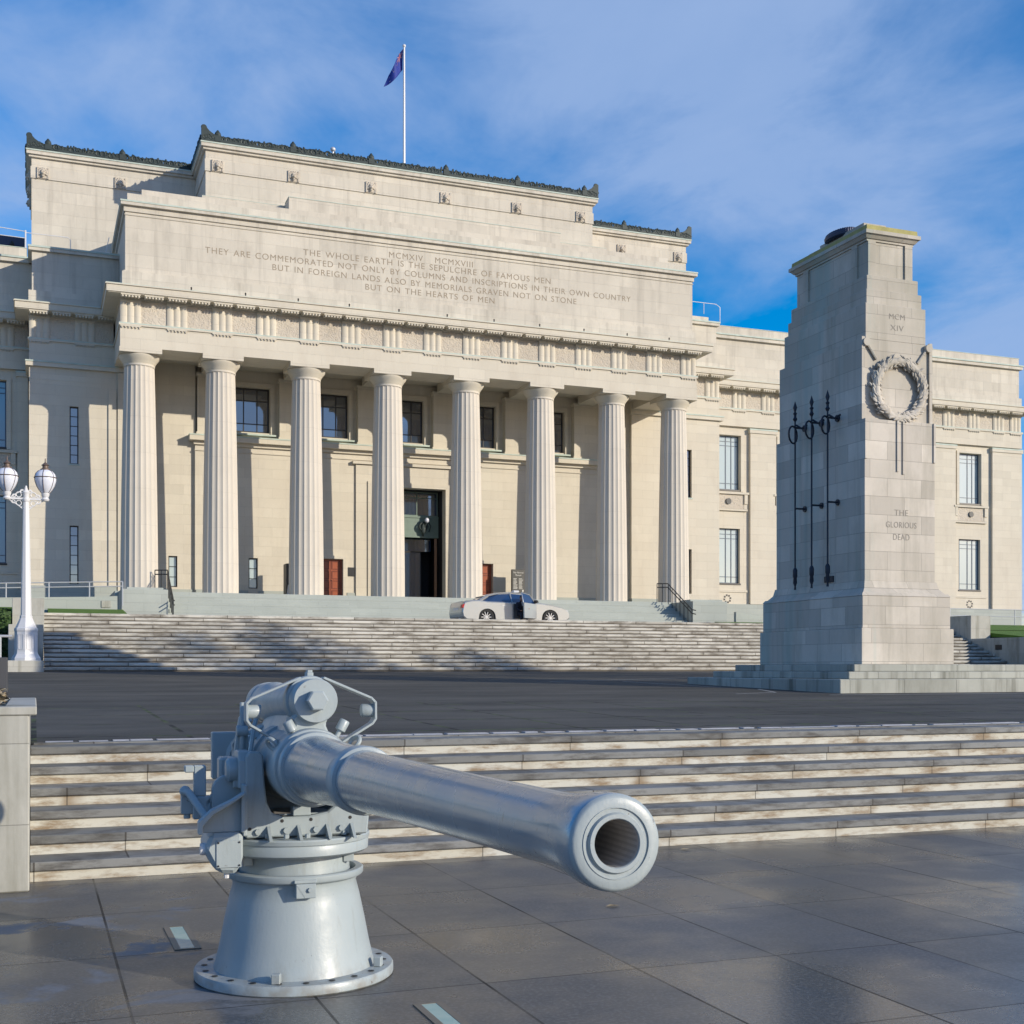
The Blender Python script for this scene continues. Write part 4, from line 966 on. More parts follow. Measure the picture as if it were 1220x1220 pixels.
# flagstaffs on the shaded side
for k,(yy_,dz) in enumerate(((25.13,0),(24.46,0),(23.84,0))):
    X0=cx-.95; xo=X0-.28
    sf=MB(); sf.tube([(xo,yy_,3.62),(xo,yy_,7.45)],.020,8); sf.lathe([(.03,7.4),(.055,7.45),(.03,7.5),(.03,7.55),(.05,7.58),(.02,7.62),(.05,7.72),(.0,7.88)],(xo,yy_,0),seg=8)
    sf.lathe([(.03,3.95),(.055,3.9),(.055,3.75),(.04,3.72),(.05,3.6),(.02,3.52),(.03,3.44)],(xo,yy_,0),seg=8)
    s0=sf.build('flagstaff',M['navy_iron'],ce)
    sb=MB(); sb.tube([(xo,yy_,5.35),(X0-.0,yy_,5.35)],.022,6); sb.lathe([(.07,X0-.03),(.07,X0+.0)],(0,yy_,5.35),'x',10)
    sb.tube([(xo,yy_,7.25),(X0-.0,yy_-.0,7.25)],.024,6); sb.lathe([(.08,X0-.04),(.08,X0)],(0,yy_,7.25),'x',10)
    sb.ring((xo-.05,yy_+.03,7.08),.20,.022,'y',18,6,M=Matrix.Translation((xo,yy_,0))@Matrix.Rotation(.5,4,'Z')@Matrix.Translation((-xo,-yy_,0)))
    sb.tube([(xo,yy_-.05,7.3),(xo+.05,yy_-.2,7.2),(xo+.1,yy_-.34,7.26)],.024,6)
    sb.build('bracket',M['navy_iron'],s0)
a=MB(); a.box(cx-.975,cx-.946,24.0,24.34,3.56,3.70); a.build('plate',M['navy_iron'],ce)

# ------------------------------------------------------------------ trees standing to the right of the view (they shade the far stairs)
M['bark']=plain('tree_bark',(.10,.08,.06),.9,0,.3,8)
def tree(x,y,h,R,label):
    z0=zroad(y); t=thing('tree',(x,y,z0),label,'tree','trees beside the upper plaza'); r2=random.Random(int(x*10))
    a=MB(); a.tube([(x,y,z0-.1),(x+.1,y,z0+h*.25),(x-.05,y+.1,z0+h*.5),(x,y,z0+h*.85)],.28,9,r1=.06)
    for k in range(9):
        th=k*2.4; zb=z0+h*(.3+.05*k); a.tube([(x,y,zb),(x+R*.4*math.cos(th),y+R*.4*math.sin(th),zb+h*.1),(x+R*.75*math.cos(th),y+R*.75*math.sin(th),zb+h*.17)],.09,6,r1=.02)
    a.build0('trunk',M['bark'],t)
    cl=[]
    while len(cl)<70:
        p=Vector((r2.uniform(-1,1),r2.uniform(-1,1),r2.uniform(-1,1)))
        if p.length<1 and p.length>.35: cl.append((Vector((x+p.x*R,y+p.y*R,z0+h*.66+p.z*h*.34)),r2.uniform(.5,1.0)))
    a=MB()
    for c,rc in cl:
        for k in range(150):
            d=Vector((r2.gauss(0,1),r2.gauss(0,1),r2.gauss(0,1))).normalized()*rc*r2.uniform(.5,1.05); p=c+d; s_=r2.uniform(.07,.13)
            q=Matrix.Translation(p)@Matrix.Rotation(r2.uniform(0,6.28),4,'Z')@Matrix.Rotation(r2.uniform(0,3.1),4,'X')
            a.add([(-s_,0,0),(0,-s_*.45,0),(s_,0,0),(0,s_*.45,0)],[(0,1,2,3)],M=q)
    a.build0('crown',M['hedge'],t,fix=False)
tree(30.5,18.6,14.4,4.3,'leafy tree right of the cenotaph outside the view, nearer the stairs')
tree(34.5,22.0,11.0,3.4,'leafy tree right of the cenotaph outside the view, farther right')

# ------------------------------------------------------------------ LAMP POST
lx,ly=-.23,42.85
lp=thing('street_lamp',(lx,ly,1.84),'white cast iron lamp post with two opal globes at the left edge','street lamp')
def octa(a,prof,seg=8,rot=PI/8):
    Mx=Matrix.Translation((lx,ly,0))@Matrix.Rotation(rot+.32,4,'Z'); a.lathe(prof,(0,0,0),seg=seg,smooth=False,M=Mx)
a=MB(); octa(a,[(.44,1.842),(.44,1.92),(.36,2.05),(.345,2.12),(.345,2.75),(.36,2.80),(.36,2.86),(.32,2.9),(.24,3.08),(.19,3.2),(.19,3.26),(.17,3.28)]); a.build('base',M['white_paint'],lp)
a=MB(); 
for k in range(8):
    Mx=Matrix.Translation((lx,ly,0))@Matrix.Rotation(.32+k*PI/4,4,'Z'); rr_=.345*math.cos(PI/8)
    for bx in ((-.09,.09,2.2,2.215),(-.09,.09,2.66,2.675),(-.09,-.075,2.215,2.66),(.075,.09,2.215,2.66)): a.box(rr_-.002,rr_+.012,bx[0],bx[1],bx[2],bx[3],M=Mx)
a.build('base_panel',M['white_paint'],lp)
a=MB(); octa(a,[(.165,3.281),(.09,6.95)]); a.lathe([(.10,6.9),(.12,6.95),(.12,7.0),(.09,7.02),(.10,7.15),(.12,7.2),(.06,7.28),(.02,7.42)],(lx,ly,0),seg=12); a.build('post',M['white_paint'],lp)
a=MB(); a.box(lx-.6,lx+.6,ly-.035,ly+.035,6.97,7.03)
for sx_ in (-1,1):
    for (c0,c1,R_) in ((.22,7.13,.08),(.36,7.09,.045),(.22,6.86,.08),(.38,6.90,.05),(.12,7.24,.05),(.1,6.72,.04)):
        a.ring((lx+sx_*c0,ly,c1),R_,.016,'y',14,5)
    a.tube([(lx+sx_*.08,ly,6.66),(lx+sx_*.25,ly,6.80),(lx+sx_*.5,ly,6.95)],.018,5); a.tube([(lx+sx_*.08,ly,7.28),(lx+sx_*.2,ly,7.22),(lx+sx_*.45,ly,7.05)],.018,5)
a.build('cross_arm',M['white_paint'],lp)
def lantern(gx_):
    a=MB(); a.lathe([(.10,6.95),(.13,7.0),(.09,7.06),(.12,7.12),(.13,7.20),(.11,7.22)],(gx_,ly,0),seg=14); ln_=a.build('lantern',M['white_paint'],lp)
    prof=[(.13,7.215),(.20,7.30),(.27,7.42),(.325,7.58),(.335,7.70),(.30,7.82),(.22,7.91),(.12,7.955)]
    a=MB(); a.lathe(prof,(gx_,ly,0),seg=24); a.build('globe',M['opal'],ln_)
    a=MB()
    for k in range(6):
        t=k*PI/3+.3; a.tube([(gx_+(r_+.006)*math.cos(t),ly+(r_+.006)*math.sin(t),z_) for r_,z_ in prof],.011,4)
    a.ring((gx_,ly,7.70),.342,.014,'z',28,5); a.build('cage',M['lampcap'],ln_)
    a=MB(); a.lathe([(.15,7.94),(.15,7.98),(.09,8.01),(.09,8.08),(.13,8.10),(.08,8.14),(.02,8.2),(.015,8.32)],(gx_,ly,0),seg=12); a.build('cap',M['lampcap'],ln_)
lantern(lx-.565); lantern(lx+.575)

# ------------------------------------------------------------------ CAR
cg=3.40; car=thing('parked_car',(19.27,50.4,cg),'silver saloon car parked below the portico with its front door open','car')
def cp(x): return 16.66+x*.968     # x from the rear bumper, car 5.1 m long, nose towards +X, near side at y0
y0=49.5; y1=51.36
def loft(sections,mat,name,parent,bevel=0):
    """sections: list of (y, outline[(x,z)]) with equal point counts"""
    a=MB(); n=len(sections[0][1]); vs=[]
    for (y,ol) in sections:
        for (x,z) in ol: vs.append((cp(x),y,cg+z))
    fs=[tuple(range(n)),tuple((len(sections)-1)*n+k for k in range(n))]
    for i in range(len(sections)-1):
        for k in range(n):
            k2=(k+1)%n; fs.append((i*n+k,i*n+k2,(i+1)*n+k2,(i+1)*n+k))
    a.add(vs,fs); return a.build(name,mat,parent,bevel=bevel)
body=[(.06,.35),(.02,.55),(.06,.80),(.12,.98),(.45,1.06),(.75,1.075),(1.15,1.02),(2.0,1.0),(3.0,.985),(3.45,.99),(3.75,.975),(4.25,.90),(4.7,.80),(4.95,.70),(5.07,.55),(5.08,.35),(4.95,.22)]
arch=[]
for k in range(13): t=PI*k/12; arch.append((4.15+.39*math.cos(t),.33+.39*math.sin(t)))
arch2=[]
for k in range(13): t=PI*k/12; arch2.append((1.15+.39*math.cos(t),.33+.39*math.sin(t)))
ol=body+[(4.56,.20)]+arch+[(3.74,.20),(1.56,.20)]+arch2+[(.74,.20),(.2,.22)]
def inset(o,dz,dx): 
    return [(2.55+(x-2.55)*(1-dx),.6+(z-.6)*(1-dz)) for x,z in o]
loft([(y0+.0,inset(ol,.14,.018)),(y0+.05,inset(ol,.03,.004)),(y0+.2,ol),(y1-.2,ol),(y1-.05,inset(ol,.03,.004)),(y1,inset(ol,.14,.018))],M['carpaint'],'body',car)
gl=[(.78,1.05),(1.25,1.27),(1.75,1.39),(2.4,1.425),(2.95,1.39),(3.3,1.24),(3.72,.97)]
def gi(f): return [(2.2+(x-2.2)*f,1.0+(z-1.0)*f) for x,z in gl]
loft([(y0+.10,[(x,.97+(z-.97)*.02) for x,z in gl]),(y0+.28,[(2.2+(x-2.2)*.96,.97+(z-.97)*.95) for x,z in gl]),(y0+.5,gl),(y1-.5,gl),(y1-.28,[(2.2+(x-2.2)*.96,.97+(z-.97)*.95) for x,z in gl]),(y1-.10,[(x,.97+(z-.97)*.02) for x,z in gl])],M['carglass'],'windows',car)
rf=[(1.15,1.255),(1.7,1.40),(2.35,1.445),(2.95,1.405),(3.0,1.37),(2.3,1.39),(1.7,1.35),(1.2,1.22)]
loft([(y0+.26,[(2.2+(x-2.2)*.98,z-.045) for x,z in rf]),(y0+.45,rf),(y1-.45,rf),(y1-.26,[(2.2+(x-2.2)*.98,z-.045) for x,z in rf])],M['carpaint'],'roof',car)
a=MB()   # pillars and window trim on the near side
def pil(x0_,z0_,x1_,z1_,w_):
    ya=y0+.09; 
    def yy(z): return y0+.10+.18*(z-.97)/.42-.02
    a.tube([(cp(x0_),yy(z0_),cg+z0_),(cp(x1_),yy(z1_),cg+z1_)],w_,6)
pil(3.62,1.0,2.98,1.37,.025); pil(.85,1.03,1.25,1.25,.07); pil(1.25,1.25,1.75,1.36,.03); pil(1.75,1.36,2.4,1.395,.022); pil(2.4,1.395,2.98,1.37,.022); pil(2.35,1.0,2.3,1.38,.03)
a.build('window_frame',M['carpaint'],car)
for xw in (1.15,4.15):
    for yy_,nm in ((y0+.02,1),(y1-.02,-1)):
        ya,yb=(yy_,yy_+.22) if nm==1 else (yy_-.22,yy_)
        a=MB(); a.lathe([(.24,ya),(.32,ya),(.345,ya+.03),(.345,yb-.03),(.32,yb),(.24,yb)],(cp(xw),0,cg+.345),'y',32,caps=False); wh=a.build('wheel',M['tyre'],car)
        a=MB(); yf=ya+.03 if nm==1 else yb-.03
        a.lathe([(.25,ya+.01),(.25,yb-.01),(.235,yb-.01),(.235,ya+.01)],(cp(xw),0,cg+.345),'y',32,caps=False); a.lathe([(.05,yf-.01),(.05,yf+.03)],(cp(xw),0,cg+.345),'y',12)
        for k in range(10):
            Mx=Matrix.Translation((cp(xw),yf,cg+.345))@Matrix.Rotation(k*PI/5,4,'Y'); a.box(.03,.24,-.0,.03,-.016,.016,M=Mx)
        a.build('rim',M['alloy'],wh)
        a=MB(); yc_=yf+.06*nm; a.lathe([(.235,yc_),(.235,yc_+.01*nm)],(cp(xw),0,cg+.345),'y',24); a.build('brake_disc',M['tyre'],wh)
a=MB(); a.prism([(cp(.03),cg+.72),(cp(.30),cg+.76),(cp(.34),cg+.86),(cp(.16),cg+.90),(cp(.06),cg+.86)],y0+.005,y0+.3); a.build('tail_light',M['taillight'],car)
a=MB(); a.prism([(cp(4.72),cg+.62),(cp(5.02),cg+.56),(cp(4.98),cg+.68),(cp(4.72),cg+.75)],y0+.015,y0+.3); a.build('headlight',M['head'],car)
a=MB(); a.ell((cp(3.42),y0-.06,cg+1.03),.11,.10,.07,10,6); a.build('wing_mirror',M['frame'],car)
a=MB(); a.box(cp(3.85),cp(4.05),y0+.018,y0+.03,cg+.66,cg+.69); a.box(cp(3.94),cp(3.95),y0+.018,y0+.03,cg+.35,cg+.92); a.box(cp(2.34),cp(2.35),y0-.003,y0+.03,cg+.3,cg+.9); a.box(cp(1.55),cp(3.76),y0+.06,y0+.09,cg+.18,cg+.27); a.box(cp(.75),cp(3.5),y0+.07,y0+.085,cg+.985,cg+1.0); a.box(cp(.10),cp(.70),y0+.012,y0+.04,cg+.42,cg+.435); a.box(cp(1.50),cp(1.508),y0+.008,y0+.03,cg+.6,cg+.95); a.build('trim',M['frame'],car)
a=MB(); a.box(cp(.035),cp(.045),y0+.65,y0+1.2,cg+.62,cg+.74); a.build('number_plate',M['white_paint'],car)
a=MB(); a.tube([(cp(.0),y0+.35,cg+.28),(cp(.1),y0+.35,cg+.28)],.04,10); a.build('exhaust_pipe',M['alloy'],car)
a=MB(); a.box(cp(1.85),cp(2.05),y0-.01,y0+.02,cg+.83,cg+.86); a.build('door_handle',M['alloy'],car)
a=MB(); a.box(cp(2.38),cp(3.4),y0-.006,y0+.0,cg+.3,cg+.93); a.build('door_opening',M['cabin'],car)
a=MB(); Mx=Matrix.Translation((cp(3.42),y0,cg))@Matrix.Rotation(math.radians(38),4,'Z')   # open front door, hinged at its front edge
a.prism([(-1.02,.30),(0,.30),(0,.92),(-1.05,.95)],-.07,0,'y',M=Mx); od=a.build('front_door',M['carpaint'],car,bevel=.01)
a=MB(); a.tube([tuple(Mx@Vector(q)) for q in ((0.0,-.02,.93),(-.42,.06,1.3),(-1.0,.1,1.37),(-1.05,-.02,.95))],.022,6); a.build('door_frame',M['carpaint'],od)
a=MB(); a.add([tuple(Mx@Vector(q)) for q in ((-.02,-.01,.93),(-.42,.06,1.29),(-.98,.09,1.35),(-1.03,-.01,.95))],[(0,1,2,3)]); a.build('door_window',M['carglass'],od)
a=MB(); a.box(cp(2.62),cp(2.9),y0+.6,y0+.9,cg+1.44,cg+1.53); a.build('roof_sign',M['white_paint'],car,bevel=.03)

# person getting out of the car
def skin(name,verts,edges,radii,mat,parent=None,loc=(0,0,0),sub=2):
    me=bpy.data.meshes.new(name); me.from_pydata([tuple(Vector(v)-Vector(loc)) for v in verts],edges,[]); o=bpy.data.objects.new(name,me); C.objects.link(o)
    bm=bmesh.new(); bm.from_mesh(me); ly_=bm.verts.layers.skin.verify()
    for i,v in enumerate(bm.verts):
        v[ly_].radius=(radii[i],radii[i]) if not isinstance(radii[i],tuple) else radii[i]; v[ly_].use_root=(i==0)
    bm.to_mesh(me); bm.free()
    o.modifiers.new('s','SKIN'); m_=o.modifiers.new('u','SUBSURF'); m_.levels=sub; m_.render_levels=sub
    dg=bpy.context.evaluated_depsgraph_get(); me2=bpy.data.meshes.new_from_object(o.evaluated_get(dg)); o.modifiers.clear(); o.data=me2; me2.materials.append(mat)
    for p_ in me2.polygons: p_.use_smooth=True
    if parent: o.parent=parent
    else: o.location=loc
    return o
X_=cp(2.72); Y_=y0-.02; P0=(X_,Y_,cg)
V=[(X_,Y_+.10,cg+.48),(X_,Y_+.05,cg+.68),(X_-.01,Y_-.06,cg+.90),(X_-.01,Y_-.11,cg+1.0),(X_-.01,Y_-.14,cg+1.10),(X_-.01,Y_-.17,cg+1.20),
   (X_-.19,Y_-.05,cg+.92),(X_-.24,Y_-.16,cg+.70),(X_-.14,Y_-.36,cg+.62),(X_+.19,Y_-.05,cg+.92),(X_+.25,Y_-.16,cg+.72),(X_+.2,Y_-.36,cg+.70),
   (X_-.10,Y_-.02,cg+.46),(X_-.13,Y_-.42,cg+.50),(X_-.13,Y_-.40,cg+.10),(X_-.13,Y_-.52,cg+.05),
   (X_+.10,Y_-.02,cg+.46),(X_+.14,Y_-.40,cg+.50),(X_+.14,Y_-.36,cg+.10),(X_+.14,Y_-.48,cg+.05)]
Ed=[(0,1),(1,2),(2,3),(3,4),(4,5),(2,6),(6,7),(7,8),(2,9),(9,10),(10,11),(0,12),(12,13),(13,14),(14,15),(0,16),(16,17),(17,18),(18,19)]
Rr=[.13,.13,.14,.06,.085,.075,.07,.05,.035,.07,.05,.035,.09,.065,.045,.035,.09,.065,.045,.035]
pe=skin('person',V,Ed,Rr,M['suit'],None,P0); tag(pe,'person in a dark suit sitting sideways in the open front door of the silver car','person')
a=MB(); a.ell((X_-.01,Y_-.20,cg+1.13),.088,.095,.115,14,10); a.ell((X_-.01,Y_-.295,cg+1.12),.018,.025,.02,6,5); a.ell((X_-.10,Y_-.19,cg+1.13),.015,.03,.035,6,5); a.ell((X_+.08,Y_-.19,cg+1.13),.015,.03,.035,6,5)
a.ell((X_+.2,Y_-.41,cg+.70),.04,.06,.025,8,5); a.ell((X_-.14,Y_-.41,cg+.62),.04,.06,.025,8,5)
f_=a.build('face_and_hands',M['skin'],None,loc=P0); f_.parent=pe; f_.location=(0,0,0)
a=MB(); a.ell((X_-.01,Y_-.16,cg+1.18),.10,.10,.10,12,8); f_=a.build('hair',M['hair'],None,loc=P0); f_.parent=pe; f_.location=(0,0,0)
a=MB(); a.prism([(X_-.05,cg+1.0),(X_+.05,cg+1.0),(X_,cg+.82)],Y_-.245,Y_-.18); f_=a.build('shirt',M['white_paint'],None,loc=P0); f_.parent=pe; f_.location=(0,0,0)

# ------------------------------------------------------------------ NAVAL GUN
GX,GY=1.28,6.55
gun=thing('naval_gun',(GX,GY,0),'grey painted naval deck gun on a conical pedestal, its barrel pointing at the viewer','gun')
GR=Matrix.Translation((GX,GY,0))@Matrix.Rotation(-math.radians(1.76),4,'Z')
PITCH=math.radians(1.78)
def G(name,mb,mat=M['gun'],parent=None,bevel=0):
    mb.v=[GR@v for v in mb.v]; return mb.build(name,mat,parent or gun,bevel=bevel)
# barrel frame: +t axis runs from the pedestal towards the muzzle (-Y local)
BR=Matrix.Translation((0,0,1.10))@Matrix.Rotation(-PITCH,4,'X')   # local y -> tilt; muzzle (-y) rises
def blathe(a,prof,off=(0,0),seg=48,caps=True): a.lathe([(r,-t) for r,t in prof],(off[0],0,off[1]),'y',seg,M=BR,caps=caps)
# pedestal
a=MB(); a.lathe([(.505,0),(.515,.008),(.515,.045),(.508,.055),(.40,.056)],seg=72,caps=False); ped=G('base_flange',a)
a=MB()
for k in range(22):
    t=2*PI*k/22+.1
    a.lathe([(.0,.0585),(.017,.0585)],(.463*math.cos(t),.463*math.sin(t),0),seg=10,caps=False)
G('bolt_hole',a,M['dark'],ped)
for t in (-1.93,-.52):
    a=MB(); q=Matrix.Translation((.455*math.cos(t),.455*math.sin(t),.056))@Matrix.Rotation(t,4,'Z'); a.box(-.02,.02,-.022,.022,0,.05,M=q); G('holding_bolt',a,M['gun'],ped,bevel=.004)
a=MB(); a.lathe([(.416,.0555),(.405,.09),(.385,.18),(.362,.30),(.336,.42),(.318,.49),(.325,.512),(.352,.525)],seg=72,caps=False); co_=G('pedestal',a)
a=MB(); a.lathe([(.352,.525),(.357,.532),(.357,.555),(.350,.561),(.318,.561),(.312,.54),(.312,.50)],seg=72,caps=False); G('collar_ring',a)
a=MB(); a.lathe([(.30,.50),(.285,.56),(.282,.66)],seg=64,caps=False); G('neck',a)
a=MB(); a.lathe([(.28,.645),(.365,.650),(.382,.662),(.384,.706),(.38,.713),(.388,.718),(.391,.737),(.386,.745),(.0,.7535)],seg=72,caps=False); tt=G('turntable',a)
a=MB()
for x_,z_ in ((.02,.17),(.2,.40),(.17,.40),(.2,.37),(.17,.37),(.255,.465),(.252,.44)):
    R_=.418-.21*z_; yv=-math.sqrt(max(0,R_*R_-x_*x_)); q=Matrix.Translation((x_,yv+.004,z_)); r_=.009 if z_<.3 else .004
    a.ell((0,0,0),r_,r_,r_,8,6,M=q)
G('drain_hole',a,M['dark'],co_)
a=MB(); a.box(-.055,.045,-.375,-.30,.455,.527); a.box(-.062,.05,-.366,-.30,.528,.545); br=G('lug_bracket',a,bevel=.003); a=MB(); a.lathe([(.012,-.388),(.012,-.3745)],(.015,0,.497),'y',6); a.prism([(-.05,.52),(-.01,.52),(-.01,.458)],-.3765,-.3755); G('lug_bolt',a,M['gun'],br)
a=MB(); a.box(.22,.275,-.19,-.14,.60,.658); a.box(-.285,-.24,-.17,-.12,.60,.658); G('clip_bracket',a,bevel=.003)
for t in (-2.45,-2.12,-1.85,-1.55,-1.22,-.95,-.62,-.3,.1):
    a=MB(); q=Matrix.Translation((.35*math.cos(t),.35*math.sin(t),.754)); a.lathe([(.014,0),(.014,.016),(.009,.02)],seg=6,smooth=False,M=q); G('rim_bolt',a,M['gun'],tt)
# carriage front plate with U-shaped opening
fr=[(-.29,.754),(.325,.754),(.335,.86),(.325,1.10),(.30,1.16),(.235,1.16),(.225,1.02),(.19,.93),(.12,.872),(.02,.852),(-.10,.852),(-.16,.875),(-.185,.93),(-.198,1.05),(-.204,1.165),(-.22,1.185),(-.27,1.185),(-.29,1.16)]
a=MB(); a.prism(fr,-.285,-.235); cr_=G('carriage',a,bevel=.008)
a=MB(); a.box(-.288,-.22,-.234,.30,.754,1.12); a.box(.255,.325,-.234,.30,.754,1.10); a.box(-.25,.255,.24,.30,.754,.98); G('cheek_plate',a,bevel=.008)
a=MB(); a.lathe([(.0,.845),(.2,.845),(.205,.84)],(0,.02,0),seg=32,caps=False); G('carriage_floor',a,M['bore'])
a=MB(); a.box(-.05,.04,-.25,-.17,.853,.90); a.lathe([(.03,.90),(.03,.925),(.02,.93)],(-.005,-.21,0),seg=6,smooth=False); a.box(-.12,.10,-.22,-.2,.853,.862); G('floor_nut',a,bevel=.004)
for x_ in (-.15,-.0,.145,.27):
    a=MB(); a.prism([(-.385,.746),(-.286,.746),(-.286,.812)],x_-.035,x_-.02,'x'); G('gusset',a)
a=MB()
for x_,z_ in ((-.11,.835),(.035,.837),(.235,.84),(-.27,.80)): a.lathe([(.009,-.2865),(.0,-.2867)],(x_,0,z_),'y',10)
G('rivet_hole',a,M['frame'],cr_)
a=MB(); 
for x_,z_ in ((-.23,.785),(-.09,.787),(.06,.787),(.19,.79)): a.lathe([(.016,-.302),(.016,-.2855),],(x_,0,z_),'y',6,smooth=False)
G('plate_bolt',a,M['gun'],cr_)
# trunnions
for sx_ in (-1,1):
    a=MB(); a.lathe([(.0,sx_*.375),(.045,sx_*.375),(.062,sx_*.36),(.062,sx_*.33),(.05,sx_*.20)],(0,-.17,1.09),'x',24,caps=False); G('trunnion_cap',a)
    a=MB(); a.prism([(-.27,1.0),(-.07,1.0),(-.07,1.14),(-.10,1.185),(-.24,1.185),(-.27,1.14)],min(sx_*.26,sx_*.322),max(sx_*.26,sx_*.322),'x'); G('trunnion_bearing',a,bevel=.006)
# barrel group
a=MB(); blathe(a,[(.0745,4.155),(.095,4.1555),(.1005,4.1515),(.1042,4.144),(.1055,4.130),(.1055,4.085),(.101,4.04),(.095,3.98),(.0895,3.90),(.0885,3.82),(.098,3.0),(.109,2.3),(.1195,1.73),(.122,1.705)],caps=False); bl=G('barrel',a,M['barrel'])
a=MB(); blathe(a,[(.0508,4.157),(.0530,4.161),(.0620,4.161),(.0645,4.157),(.0655,4.1535),(.0745,4.1535),(.0746,4.1552)],caps=False); G('muzzle_ring',a,M['gun'],bl)
a=MB(); blathe(a,[(.0750,4.1555),(.0750,4.1572),(.0768,4.1572),(.0768,4.1555)],caps=False); G('muzzle_groove',a,M['gun'],bl)
a=MB(); blathe(a,[(.0745,4.1552),(.0952,4.1558),(.1007,4.1518),(.1043,4.1442)],caps=False); G('muzzle_face',a,M['gun'],bl)
a=MB(); blathe(a,[(.0508,4.158),(.0508,3.78),(.0,3.78)],caps=False,seg=40)
G('bore',a,M['bore'],bl)
a=MB()
for k in range(24):
    for i_ in range(4):
        t0,t1=4.15-.09*i_,4.15-.09*(i_+1); a0_=2*PI*k/24+.06*i_; a1_=a0_+.06
        a.add([(.0500*math.cos(a0_),-t0,.0500*math.sin(a0_)),(.0500*math.cos(a0_+.12),-t0,.0500*math.sin(a0_+.12)),(.0500*math.cos(a1_+.12),-t1,.0500*math.sin(a1_+.12)),(.0500*math.cos(a1_),-t1,.0500*math.sin(a1_))],[(0,1,2,3)],M=BR)
a.v=[GR@v for v in a.v]; a.build0('rifling',M['gun_dark'],bl,fix=False)
a=MB(); blathe(a,[(.1215,1.712),(.134,1.708),(.1385,1.695),(.1385,1.60),(.135,1.588),(.127,1.583)],caps=False); G('barrel_collar',a)
a=MB(); blathe(a,[(.127,1.585),(.129,1.5),(.143,1.1),(.159,.62)],caps=False); G('jacket',a,M['barrel'])
a=MB(); blathe(a,[(.158,.64),(.172,.638),(.178,.625),(.178,.585),(.168,.575),(.170,.55),(.186,.545),(.192,.53),(.192,.40),(.187,.38),(.192,-.15),(.205,-.16),(.205,-.35),(.19,-.37),(.17,-.75),(.168,-.95),(.155,-.96),(.0,-.96)],caps=False); G('cradle',a)
a=MB(); blathe(a,[(.0,-.955),(.20,-.955),(.205,-.93),(.205,-.70),(.20,-.68),(.17,-.68)],caps=False); br_=G('breech_ring',a)
a=MB(); a.box(-.345,-.145,.80,.88,.96,1.23); a.box(-.22,-.10,.55,.8,1.02,1.18); G('breech_mechanism',a,bevel=.006)
a=MB(); a.tube([(-.16+.03*math.sin(k),.3+.12*k,1.24-.04*k) for k in range(5)],.02,6)
for k in range(5): a.ring((-.15,.35+.03*k,1.10),.15,.008,'y',20,5)
G('firing_gear',a)
# recoil cylinder above
OZ=.325; OX=.020
a=MB(); blathe(a,[(.0,.515),(.105,.515),(.109,.508),(.109,.40),(.111,.395),(.111,.37)],(OX,OZ),caps=False); rc=G('recoil_cylinder_head',a)
a=MB(); blathe(a,[(.0,.58),(.045,.58),(.053,.574),(.053,.516)],(OX,OZ),seg=6,caps=False); a.sm=[False]*len(a.sm); G('hex_nut',a,M['gun'],rc)
a=MB(); blathe(a,[(.108,.372),(.122,.37),(.127,.36),(.127,.29),(.12,.275),(.105,.25),(.095,.18),(.09,.0),(.092,-.45),(.105,-.70),(.118,-.78),(.118,-1.0),(.114,-1.02),(.122,-1.03),(.122,-1.20),(.112,-1.22),(.0,-1.22)],(OX,OZ),caps=False); rb=G('recoil_cylinder',a)
a=MB(); a.lathe([(.022,OZ+.122),(.022,OZ+.142),(.017,OZ+.144),(.017,OZ+.155)],(OX,-.33,0),seg=6,smooth=False,M=BR); G('filler_plug',a,M['gun'],rb)
a=MB(); a.prism([(-.10,.15),(.10,.15),(.075,.21),(.09,.235),(.06,.27),(-.06,.27),(-.09,.235),(-.075,.21)],-.47,-.25,M=BR); a.prism([(-.10,.12),(.12,.12),(.06,.26),(-.03,.26)],-.24,.80,M=BR); G('saddle',a,bevel=.01)
a=MB(); pts=[(-.06,.44),(-.30,.338),(-.322,.315),(-.322,.232),(-.305,.208),(-.15,.115)]
def band(pts,y0_,y1_,t_):
    for i in range(len(pts)-1):
        p_=Vector((pts[i][0],0,pts[i][1])); q_=Vector((pts[i+1][0],0,pts[i+1][1])); d_=(q_-p_); l_=d_.length; ang=math.atan2(d_.z,d_.x)
        a.box(-.003,l_+.003,y0_,y1_,-t_/2,t_/2,M=BR@Matrix.Translation(p_)@Matrix.Rotation(-ang,4,'Y'))
BR0=BR; BR=BR0@Matrix.Translation((.03,0,0)); band(pts,-.37,-.28,.012); band([(-x,z) for x,z in pts],-.37,-.28,.012)
sg_=G('sight_bracket',a,bevel=.002)
for sx_ in (-1,1):
    a=MB(); a.lathe([(.034,sx_*.317),(.034,sx_*.262),(.028,sx_*.254),(.0,sx_*.254)],(0,-.325,.275),'x',18,M=BR,caps=False); G('sight_socket',a,M['gun'],sg_)
    a=MB(); q=BR@Matrix.Translation((sx_*.115,-.47,.175))@Matrix.Rotation(sx_*.5,4,'Y'); a.lathe([(.012,-.03),(.012,.0),(.026,.005),(.026,.055),(.022,.06)],seg=14,M=q); G('grease_cup',a)
    a=MB(); q=BR@Matrix.Translation((sx_*.205,-.40,.115)); a.ring((0,0,0),.033,.011,'x',18,8,M=q@Matrix.Rotation(.5,4,'Z')@Matrix.Rotation(sx_*.6,4,'Y')); G('lifting_eye',a)
BR=BR0; GRK=GR; GR=GR@Matrix.Translation((.03,0,0))
